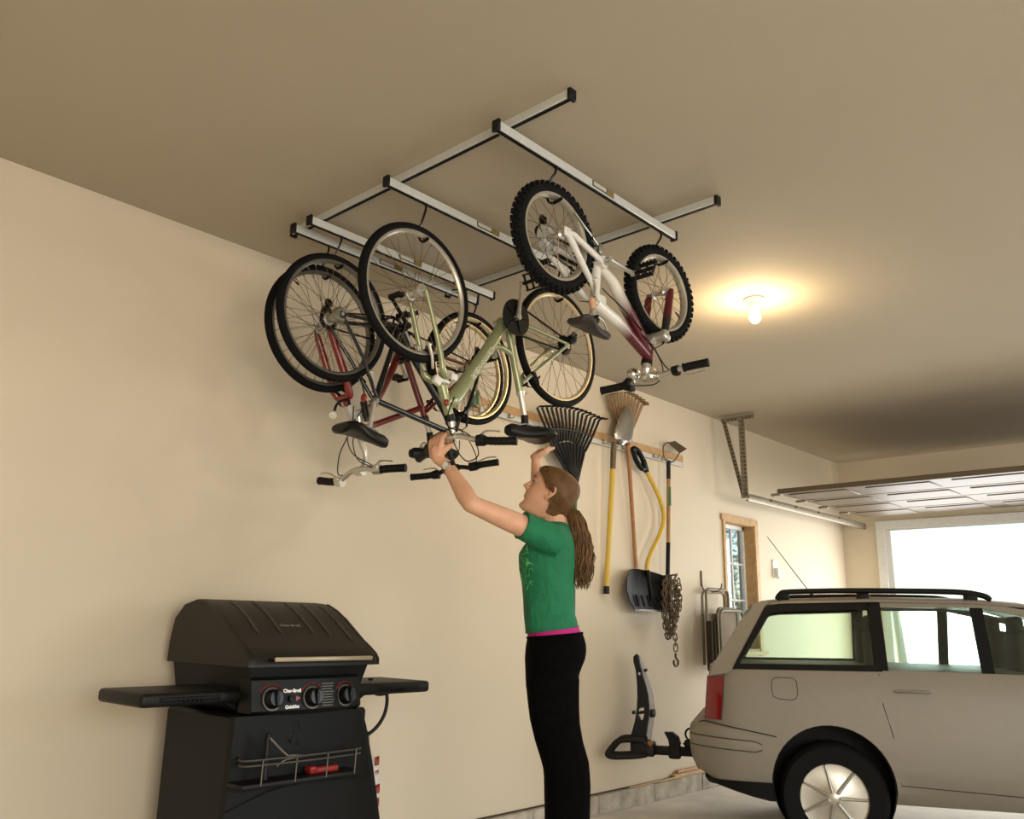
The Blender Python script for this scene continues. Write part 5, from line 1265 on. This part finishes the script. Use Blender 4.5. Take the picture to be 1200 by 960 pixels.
# ---- head as a stack of slices in head space (f forward, s side, u up)
HT = math.radians(28); HO = V((-.028, 0, 1.642)); HYAW = math.radians(4)
HF = V((-math.cos(HT) * math.cos(HYAW), math.sin(HYAW), math.sin(HT))).normalized()
HU = V((math.sin(HT), 0, math.cos(HT))); HU = (HU - HF * HU.dot(HF)).normalized(); HS = HU.cross(HF)
def hp(f, s, u): return HO + HF * f + HS * s + HU * u
HEAD = [(-.108, .020, .075, .030), (-.103, -.02, .086, .040), (-.092, -.045, .0905, .047), (-.078, -.062, .0885, .053), (-.066, -.070, .0865, .058), (-.054, -.076, .0895, .061), (-.040, -.082, .0885, .064), (-.025, -.088, .0875, .067), (-.010, -.092, .0880, .069), (.005, -.095, .0875, .070), (.018, -.097, .0880, .071), (.030, -.098, .0935, .072), (.045, -.098, .0950, .073), (.060, -.096, .0915, .072), (.075, -.090, .084, .069), (.090, -.080, .071, .062), (.102, -.064, .054, .050), (.111, -.040, .030, .033), (.115, -.015, .005, .012)]
def head_ring(u, b_, f_, w_, n=36, grow=0.0):
    out = []
    for k in range(n):
        a = 2 * PI * k / n; c, s = math.cos(a), math.sin(a); mid = -.012
        if c >= 0: f = mid + (f_ + grow - mid) * abs(c) ** .85; sw = abs(s) ** .95
        else: f = mid - (mid - b_ + grow) * abs(c) ** .95; sw = abs(s) ** .9
        sd = math.copysign(sw * (w_ + grow), s)
        # eye sockets, cheeks
        if c > .3 and abs(sd) > .012:
            e = math.exp(-((abs(sd) - .031) / .014) ** 2 - ((u - .020) / .011) ** 2); f -= .010 * e
            e = math.exp(-((abs(sd) - .040) / .016) ** 2 - ((u + .018) / .018) ** 2); f += .005 * e
        out.append(hp(f, sd, u))
    return out
mb = MB()
mb.solid([head_ring(*r) for r in HEAD])
# nose, lips, chin, brows
mb.capsule([hp(.088, 0, .022), hp(.100, 0, .000), hp(.110, 0, -.013)], [.0075, .008, .0085], 10)
for s in (-1, 1): mb.ball(hp(.096, s * .010, -.016), (.010, .010, .008), 10)
mb.ball(hp(.097, 0, -.020), .0085, 10)
mb.capsule([hp(.083, -.020, -.041), hp(.0925, -.008, -.0375), hp(.0925, .008, -.0375), hp(.083, .020, -.041)], [.003, .0052, .0052, .003], 8)
mb.capsule([hp(.083, -.017, -.050), hp(.091, -.006, -.0525), hp(.091, .006, -.0525), hp(.083, .017, -.050)], [.003, .0055, .0055, .003], 8)
mb.ball(hp(.082, 0, -.090), (.014, .016, .013), 12)
for s in (-1, 1): mb.capsule([hp(.088, s * .014, .034), hp(.084, s * .034, .037), hp(.070, s * .052, .030)], [.0045, .005, .0035], 8)
for s in (-1, 1): mb.ball(hp(.0752, s * .030, .0225), .0122, 12)
# ears
for s in (-1, 1):
    c = [hp(.004, s * .072, .014), hp(-.006, s * .082, .024), hp(-.018, s * .084, .018), hp(-.019, s * .083, .0), hp(-.010, s * .078, -.018), hp(.002, s * .072, -.030), hp(.007, s * .069, -.022)]
    mb.capsule(spline(c, 4), .0052, 8); mb.capsule([hp(-.004, s * .071, .012), hp(-.008, s * .073, -.012)], [.010, .008], 8)
# neck
mb.capsule([V((.004, -.004, 1.46)), V((-.008, 0, 1.53)), V((-.026, 0, 1.60))], [.062, .052, .050], 16)
# trunk
TR = [(.92, -.095, .060, -.11, .11), (.96, -.110, .080, -.14, .14), (1.02, -.112, .100, -.148, .148), (1.09, -.105, .085, -.128, .128), (1.16, -.115, .062, -.112, .112), (1.25, -.122, .056, -.112, .112), (1.34, -.138, .060, -.125, .125), (1.40, -.140, .060, -.132, .135), (1.44, -.112, .058, -.140, .145), (1.475, -.082, .048, -.115, .120), (1.50, -.062, .032, -.070, .070)]
mb.solid([ell(*r) for r in TR])
# legs and feet (standing on the balls of the feet)
LEG = [(.92, -.100, .072), (.83, -.092, .068), (.766, -.083, .068), (.702, -.064, .066), (.632, -.040, .076), (.56, -.020, .088), (.46, -.004, .094), (.36, .004, .090), (.26, .014, .084), (.17, .022, .080), (.12, .022, .080)]
for yc in (-.078, .072):
    mb.solid([ell(z, a, c, yc - .062 * (.6 + .4 * min(1, z / .8)), yc + .062 * (.6 + .4 * min(1, z / .8)), 18, 2.2) for z, a, c in LEG])
    mb.capsule([V((.058, yc, .125)), V((.0, yc - .004, .085)), V((-.075, yc - .008, .040)), V((-.125, yc - .006, .032))], [.036, .036, .034, .020], 12)
# left arm (near the camera) reaching to the handlebar
SH = V((-.042, -.142, 1.456)); EL = V((-.338, -.295, 1.560)); WR = V((-.437, -.192, 1.722))
mb.capsule([SH, SH.lerp(EL, .3), SH.lerp(EL, .62), EL], [.044, .0445, .041, .033], 16)
mb.capsule([EL, EL.lerp(WR, .25), EL.lerp(WR, .6), WR], [.034, .0375, .031, .0235], 16)
# left hand closed round the bar: bar axis e, k = away from the camera across the bar
BC = V((-.462, -.150, 1.829)); e_ = V((.738, -.675, 0)); k_ = V((.675, .738, 0)); z_ = V((0, 0, 1))
def hb_(e, k, z): return BC + e_ * e + k_ * k + z_ * z
mb.capsule([WR, hb_(.006, -.034, -.078), hb_(.0, -.036, -.045)], [.0240, .022, .024], 12)
for i, e in enumerate((-.032, -.0115, .0095, .030)):
    mb.capsule([hb_(.0 + e * .45, -.036, -.066), hb_(e * .9, -.037, -.025), hb_(e, -.033, .006 - .003 * abs(i - 1.3))], [.016, .0135, .0115], 10)
    l = (.86, .97, 1.0, .94)[i]
    mb.capsule([hb_(e, -.033, .006), hb_(e, -.016, .024 * l), hb_(e, .008, .026 * l)], [.0105, .0098, .0092], 10)
    mb.capsule([hb_(e, .008, .026 * l), hb_(e, .024, .010), hb_(e, .022, -.010)], [.0092, .0085, .0080], 10)
mb.capsule([hb_(.018, -.030, -.060), hb_(.040, -.022, -.040), hb_(.047, -.004, -.024), hb_(.038, .016, -.016)], [.0155, .0135, .0108, .0085], 10)
# right arm raised behind the head, palm under the saddle
SR = V((.012, .134, 1.455)); ER = V((-.062, .300, 1.585)); W2 = V((-.0815, .166, 1.806))
mb.capsule([SR, SR.lerp(ER, .5), ER], [.050, .043, .034], 16)
mb.capsule([ER, ER.lerp(W2, .3), ER.lerp(W2, .65), W2], [.034, .036, .029, .0225], 16)
pd = V((.62, .62, .48)).normalized(); ps = V((-.7, .7, 0)); pn = pd.cross(ps)
if pn.z > 0: pn = -pn
PC = W2 + V((-.008, -.008, .024))
def rp(a, s, n): return PC + pd * a + ps * s - pn * n
mb.capsule([W2, rp(.012, 0, .0)], [.0225, .020], 12)
for i, s in enumerate((-.030, -.010, .010, .029)):
    mb.capsule([rp(.008, s * .5, 0), rp(.050, s, .002)], [.0145, .0115], 10)
    L_ = (.046, .058, .063, .054)[i]
    mb.capsule([rp(.050, s, .002), rp(.050 + L_ * .5, s * 1.15, .006), rp(.050 + L_, s * 1.25, .003)], [.0102, .0092, .0078], 10)
mb.capsule([rp(.012, -.022, .004), rp(.030, -.046, .012), rp(.046, -.056, .020)], [.0140, .0115, .0088], 10)
body_me = remesh(mb, 'body', .0042, 3, .5)
pb = mesh_obj('body', body_me, M['skin'], pe)
# eyes, brows
for s in (-1, 1):
    b = MB(); b.ball(hp(.0740, s * .030, .0180), .0108, 14); ey = b.build('eye', M['eye'], pe)
    b = MB(); b.ball(hp(.0828, s * .0305, .0185), (.0045, .0045, .0045), 10); b.build('iris', mat('iris', (60, 50, 40), 0.2) if s < 0 else bpy.data.materials['iris'], ey)
    b = MB(); b.tube(spline([hp(.0865, s * .018, .0165), hp(.0868, s * .031, .0160), hp(.0795, s * .043, .0165)], 4), .0013, 6); b.build('eyelashes', M['black'], pe)
    b = MB(); b.tube(spline([hp(.0925, s * .014, .0335), hp(.0895, s * .032, .0385), hp(.0765, s * .050, .033)], 4), [.0018, .0025, .0025, .0024, .002, .0018, .0016, .0014, .001], 6); b.build('eyebrow', M['hair'], pe)
# ---- T-shirt
mb = MB()
TS = [(1.105, -.122, .087, -.140, .140), (1.14, -.126, .080, -.134, .134), (1.165, -.130, .073, -.128, .128), (1.215, -.133, .069, -.124, .124), (1.281, -.139, .066, -.128, .128), (1.345, -.152, .072, -.138, .138), (1.40, -.154, .073, -.142, .146), (1.430, -.138, .071, -.152, .156), (1.458, -.112, .066, -.152, .156), (1.486, -.094, .058, -.128, .130), (1.512, -.084, .050, -.088, .088), (1.528, -.078, .040, -.066, .066)]
mb.solid([ell(*r, tilt=(.14 if r[0] < 1.12 else .09 if r[0] < 1.15 else .04 if r[0] < 1.2 else 0)) for r in TS])
SHs = V((-.035, -.135, 1.450)); hem = SHs.lerp(EL, .36) + V((.0, .0, .006)); d = (EL - SH).normalized()
def disc_ring(c, d, rx, rz, n=20):
    x = d.cross(V((0, 0, 1))).normalized(); y = x.cross(d)
    return [c + x * rx * math.cos(2 * PI * k / n) + y * rz * math.sin(2 * PI * k / n) for k in range(n)]
mb.solid([disc_ring(SHs + V((.03, .02, -.01)), d, .066, .068), disc_ring(SHs, d, .063, .064), disc_ring(SHs.lerp(hem, .5), d, .058, .058), disc_ring(hem, d, .054, .054)])
mb.solid([disc_ring(SR + V((.0, -.03, -.02)), (ER - SR).normalized(), .068, .068), disc_ring(SR, (ER - SR).normalized(), .060, .062), disc_ring(SR.lerp(ER, .42), (ER - SR).normalized(), .052, .053)])
shirt_m = mat('green T-shirt cotton', (16, 112, 74), 0.8, var=0.08, scale=12, bump=1.0, bscale=7)
nt = shirt_m.node_tree; N = nt.nodes; L = nt.links; bs = N['Principled BSDF']
# pale screen print on the front of the shirt: wavy strokes inside an oval patch
tc = N.new('ShaderNodeTexCoord'); mp = N.new('ShaderNodeMapping'); mp.inputs['Location'].default_value = (0, .04, -1.345); L.new(tc.outputs['Object'], mp.inputs['Vector'])
sx = N.new('ShaderNodeSeparateXYZ'); L.new(mp.outputs['Vector'], sx.inputs[0])
def mth(op, a, b_=None):
    n = N.new('ShaderNodeMath'); n.operation = op
    for i, q in enumerate((a, b_)):
        if q is None: continue
        if isinstance(q, (int, float)): n.inputs[i].default_value = q
        else: L.new(q, n.inputs[i])
    return n.outputs[0]
ov = mth('ADD', mth('POWER', mth('DIVIDE', sx.outputs['Y'], .085), 2), mth('POWER', mth('DIVIDE', sx.outputs['Z'], .115), 2))
ins = mth('MULTIPLY', mth('LESS_THAN', ov, 1.0), mth('LESS_THAN', sx.outputs['X'], -.098))
wv = N.new('ShaderNodeTexNoise'); wv.inputs['Scale'].default_value = 26; wv.inputs['Detail'].default_value = 1; wv.inputs['Distortion'].default_value = 1.2; L.new(tc.outputs['Object'], wv.inputs['Vector'])
stroke = mth('MULTIPLY', mth('LESS_THAN', mth('ABSOLUTE', mth('SUBTRACT', wv.outputs['Fac'], .5)), .028), ins)
mx = N.new('ShaderNodeMix'); mx.data_type = 'RGBA'; L.new(stroke, mx.inputs[0])
for n in list(N):
    if n.type == 'BUMP': n.inputs['Distance'].default_value = .045
src = bs.inputs['Base Color'].links[0].from_socket; L.new(src, mx.inputs[6]); mx.inputs[7].default_value = lin((92, 190, 112)); L.new(mx.outputs[2], bs.inputs['Base Color'])
shirt = mesh_obj('t_shirt', remesh(mb, 't_shirt', .005, 5, .5), shirt_m, pe)
b = MB(); b.tube([hem + q for q in [(p - hem) for p in disc_ring(hem, d, .0540, .0540, 28)]], .0022, 6, closed=True); b.build('sleeve_hem', shirt_m, shirt)
b = MB(); b.tube(ell(1.108, -.1215, .0865, -.1395, .1395, 40, 2.4, .14), .0022, 6, closed=True); b.build('shirt_hem', shirt_m, shirt)
# magenta vest showing under the shirt
mb = MB(); mb.solid([ell(1.078, -.1115, .0965, -.1365, .1365, tilt=.10), ell(1.092, -.114, .0945, -.137, .137, tilt=.10), ell(1.13, -.117, .080, -.13, .13, tilt=.10)]); mb.build('magenta_vest', M['pink'], pe)
# trousers
mb = MB()
mb.solid([ell(*r, tilt=(.10 if r[0] > 1.07 else 0)) for r in [(.885, -.118, .083, -.150, .146), (.945, -.121, .089, -.157, .153), (1.0, -.124, .112, -.160, .156), (1.03, -.122, .117, -.156, .152), (1.055, -.119, .116, -.150, .148), (1.078, -.116, .106, -.143, .142), (1.092, -.113, .098, -.138, .138)]])
PL = [(.93, -.119, .085), (.901, -.1175, .083), (.829, -.109, .083), (.766, -.100, .086), (.702, -.083, .098), (.66, -.068, .111), (.632, -.059, .119), (.586, -.046, .123), (.553, -.043, .125), (.48, -.041, .123), (.419, -.039, .121), (.30, -.040, .124), (.18, -.046, .130), (.06, -.055, .138)]
for yc in (-.078, .072):
    mb.solid([ell(z, a, c, yc - (.079 if z > .8 else .070 + .012 * max(0, (.4 - z))), yc + (.079 if z > .8 else .070 + .012 * max(0, (.4 - z))), 22, 2.3) for z, a, c in PL])
tm = mesh_obj('trousers', remesh(mb, 'trousers', .0055, 4, .5), M['pants'], pe)
b = MB(); b.tube(ell(1.086, -.1145, .1005, -.1395, .1395, 48, 2.4, .10), .0050, 8, closed=True); b.build('waistband', M['pants'], tm)
# trainers
for yc in (-.078, .072):
    mb = MB(); mb.capsule([V((.064, yc, .125)), V((.0, yc - .004, .085)), V((-.075, yc - .008, .046)), V((-.130, yc - .006, .036))], [.042, .043, .042, .028], 14)
    so = mesh_obj('shoe', remesh(mb, 'shoe', .006, 3, .5), M['shoe'], pe)
    b = MB(); b.tube([V((.085, yc, .092)), V((.02, yc - .004, .052)), V((-.07, yc - .008, .009)), V((-.150, yc - .006, .009))], [.030, .036, .042, .026], 14, flat=.22); b.build('sole', M['white'], so)
# ---- hair: scalp cap, ponytail, hair tie
mb = MB(); rows = [head_ring(u, b_, f_, w_, 36, .011) for u, b_, f_, w_ in HEAD]
keep = MB(); vs = [p for r in rows for p in r]; fs = []
def is_hair(p):
    q = p - HO; f, s, u = q.dot(HF), abs(q.dot(HS)), q.dot(HU)
    if u >= .0: return f < .014 + .52 * u - (.012 if s > .06 and u < .05 else 0)
    return f < -.016 + .12 * u
for i in range(len(rows) - 1):
    for k in range(36):
        l = (k + 1) % 36; f4 = (i * 36 + k, i * 36 + l, (i + 1) * 36 + l, (i + 1) * 36 + k); c = (vs[f4[0]] + vs[f4[1]] + vs[f4[2]] + vs[f4[3]]) / 4
        if is_hair(c) and i > 2: fs.append(f4)
fs.append(tuple((len(rows) - 1) * 36 + k for k in range(36)))
keep.add(vs, fs, True); hair = keep.build('hair', M['hair'], pe)
bm = bmesh.new(); bm.from_mesh(hair.data); bmesh.ops.delete(bm, geom=[v for v in bm.verts if not v.link_faces], context='VERTS'); bm.to_mesh(hair.data); bm.free()
sm = hair.modifiers.new('subdivision', 'SUBSURF'); sm.levels = 1; sm.render_levels = 2
so = hair.modifiers.new('thickness', 'SOLIDIFY'); so.thickness = .012; so.offset = -1
# combed strands over the scalp, running back to the tie
TIE = V((.050, -.004, 1.588)); rnd = random.Random(3)
b = MB()
for i in range(230):
    a = rnd.uniform(-1.45, 1.45); tt = rnd.uniform(.0, 1.0)
    u0 = .098 - .155 * (abs(a) / 1.45) ** 1.3 * (1 if True else 1); u0 += rnd.uniform(-.012, .012)
    s0 = math.sin(a) * .078; u0 = max(-.055, u0)
    f0 = .010 + .50 * max(u0, -.02) - (.022 if abs(s0) > .06 and u0 < .03 else 0)
    pts = []
    for k in range(7):
        t = k / 6; f = f0 + (-.100 - f0) * t; u = u0 + (-.035 - u0) * t ** 1.4; s = s0 * (1 - t ** 2.2)
        r = interp([(q[0], q[1], q[2], q[3]) for q in HEAD], u); cx = -.012; rr_f = (r[1] - cx) if f > cx else (cx - r[0]); rr_f = max(rr_f, .02); w = max(r[2], .02)
        den = math.sqrt(((f - cx) / rr_f) ** 2 + (s / w) ** 2)
        sc = 1.0 / max(den, .55); sc = min(sc, 1.6)
        ff, ss_ = cx + (f - cx) * sc, s * sc
        gr_ = 1 + .0125 / max(.03, math.hypot(ff - cx, ss_))
        pts.append(hp(cx + (ff - cx) * gr_, ss_ * gr_, u))
    pts.append(TIE + V((rnd.uniform(-.012, .004), rnd.uniform(-.014, .014), rnd.uniform(-.012, .012))))
    b.tube(spline(pts, 3), [.0016, .0034, .0036, .0036, .0036, .0034, .003, .0025], 5)
for i in range(60):
    s = rnd.uniform(-1, 1); y0 = s * .062; x0 = .036 - .050 * s * s
    b.tube(spline([V((x0 - .012, y0, 1.605 + rnd.uniform(-.01, .012))), V((x0 + .002 + .008 * (1 - abs(s)), y0 * .8, 1.575 + rnd.uniform(-.022, .006))), V((.046, y0 * .35, 1.577 + rnd.uniform(-.012, .004))), TIE + V((rnd.uniform(-.004, .006), rnd.uniform(-.010, .010), rnd.uniform(-.010, .008)))], 4), [.003, .0045, .0045, .0042, .0035], 5)
b.build('combed_strands', M['hair'], hair)
b = MB(); b.lathe([(.017 + .006 * math.cos(2 * PI * k / 10), .008 * math.sin(2 * PI * k / 10)) for k in range(10)], TIE, (.75, 0, -.4), 20, closed=True); b.build('hair_tie', mat('cream hair tie', (196, 176, 146), 0.7), hair)
b = MB()
for i in range(240):
    a = rnd.uniform(0, 2 * PI); q = math.sqrt(rnd.uniform(0, 1)); ox, oy = q * math.cos(a), q * math.sin(a)
    ln = rnd.uniform(.72, 1.0) if q > .4 else rnd.uniform(.85, 1.0); ph = rnd.uniform(0, 6.28); am = rnd.uniform(.3, 1.0); fq = rnd.uniform(13, 20)
    pts = []
    for k in range(17):
        t = k / 16 * ln
        c = interp([(0, .048, 1.588, .008), (.08, .066, 1.582, .024), (.2, .078, 1.538, .036), (.4, .094, 1.465, .044), (.6, .100, 1.400, .048), (.8, .103, 1.338, .043), (1.0, .104, 1.262, .026)], t)
        w = .0115 * am * min(1, t * 2) * math.sin(fq * t + ph); w2 = .009 * am * min(1, t * 2) * math.cos(fq * t * .9 + ph)
        pts.append(V((c[0] + ox * c[2] + w, -.004 + oy * c[2] * .95 + w2, c[1] + .004 * oy)))
    b.tube(pts, [.0024, .0036, .0038, .0038, .0036, .0034, .0032, .003, .0026, .0022, .0016, .001], 5)
b.build('ponytail', M['hair'], hair)
# wristwatch on the left wrist
fa = (WR - EL).normalized(); wc = EL.lerp(WR, .93); x_, y_ = fa.cross(V((0, 1, 0))).normalized(), None
b = MB(); b.lathe([(.0262, -.010), (.0285, -.010), (.0285, .010), (.0262, .010)], wc, fa, 28, closed=True); wt = b.build('watch_strap', M['black'], pe)
out = V((-.35, -.90, .15)); out = (out - fa * out.dot(fa)).normalized()
b = MB(); b.lathe([(0, .010), (.013, .010), (.0175, .007), (.018, .0), (0, 0)], wc + out * .024, out, 24); wf = b.build('watch_case', M['chrome'], wt)
b = MB(); b.cyl(wc + out * .0342, wc + out * .0348, .0125, seg=20); b.build('watch_dial', M['white'], wf)
# ------------------------------------------------------------------ daylight, lamp, added fill lights and camera
w = bpy.data.worlds.new('sky'); SC.world = w; w.use_nodes = True
nt = w.node_tree; bg = nt.nodes['Background']
sky = nt.nodes.new('ShaderNodeTexSky'); sky.sky_type = 'NISHITA'; sky.sun_disc = False; sky.sun_elevation = math.radians(38); sky.sun_rotation = math.radians(200)
nt.links.new(sky.outputs['Color'], bg.inputs['Color']); bg.inputs['Strength'].default_value = 0.26
def area(name, loc, target, size, size_y, power, col):
    l = bpy.data.lights.new(name, 'AREA'); l.shape = 'RECTANGLE'; l.size = size; l.size_y = size_y; l.energy = power; l.color = col
    o = bpy.data.objects.new(name, l); COL.objects.link(o); o.location = loc
    o.rotation_euler = (V(target) - V(loc)).to_track_quat('-Z', 'Y').to_euler(); return o
area('front_fill_light', (-.4, -2.5, 1.35), (1.9, 3.4, 1.65), 3.2, 2.0, 116, (1.0, .93, .83))  # added fill behind the camera on the left, no real source there
area('garage_door_daylight', (8.7, 1.8, 1.1), (4.4, 2.7, .5), 2.4, 2.0, 90, (1.0, .985, .95))
area('right_fill_light', (6.6, -3.2, 1.7), (4.9, 3.4, .55), 2.2, 1.8, 82, (.92, .97, 1.0))  # added cool fill to brighten the lower right wall, no real bay
l = bpy.data.lights.new('bulb_light', 'POINT'); l.energy = 16; l.color = (1.0, .78, .48); l.shadow_soft_size = .03
o = bpy.data.objects.new('bulb_light', l); COL.objects.link(o); o.location = (4.045, 1.957, HC - .175)

f_px, pitch, yaw, roll = 1006.905, 0.246689553, 0.830326181, 0.017014854
cam = bpy.data.cameras.new('camera'); co = bpy.data.objects.new('camera', cam); COL.objects.link(co); SC.camera = co
cam.sensor_fit = 'HORIZONTAL'; cam.sensor_width = 36.0; cam.lens = f_px / 1200 * 36.0; cam.clip_start = .05; cam.clip_end = 200
d = V((math.sin(yaw) * math.cos(pitch), math.cos(yaw) * math.cos(pitch), math.sin(pitch)))
r = V((math.cos(yaw), -math.sin(yaw), 0)); u = r.cross(d)
r2 = r * math.cos(roll) + u * math.sin(roll); u2 = -r * math.sin(roll) + u * math.cos(roll)
m = Matrix((r2, u2, -d)).transposed().to_4x4(); m.translation = V((0, 0, 1.12)); co.matrix_world = m
vs_ = SC.view_settings; SC.display_settings.display_device = 'sRGB'; vs_.view_transform = 'Standard'; vs_.look = 'None'; vs_.exposure = 0.0; vs_.gamma = 1.0; vs_.use_curve_mapping = False
for o in bpy.data.objects:
    if 'base' in o: del o['base']
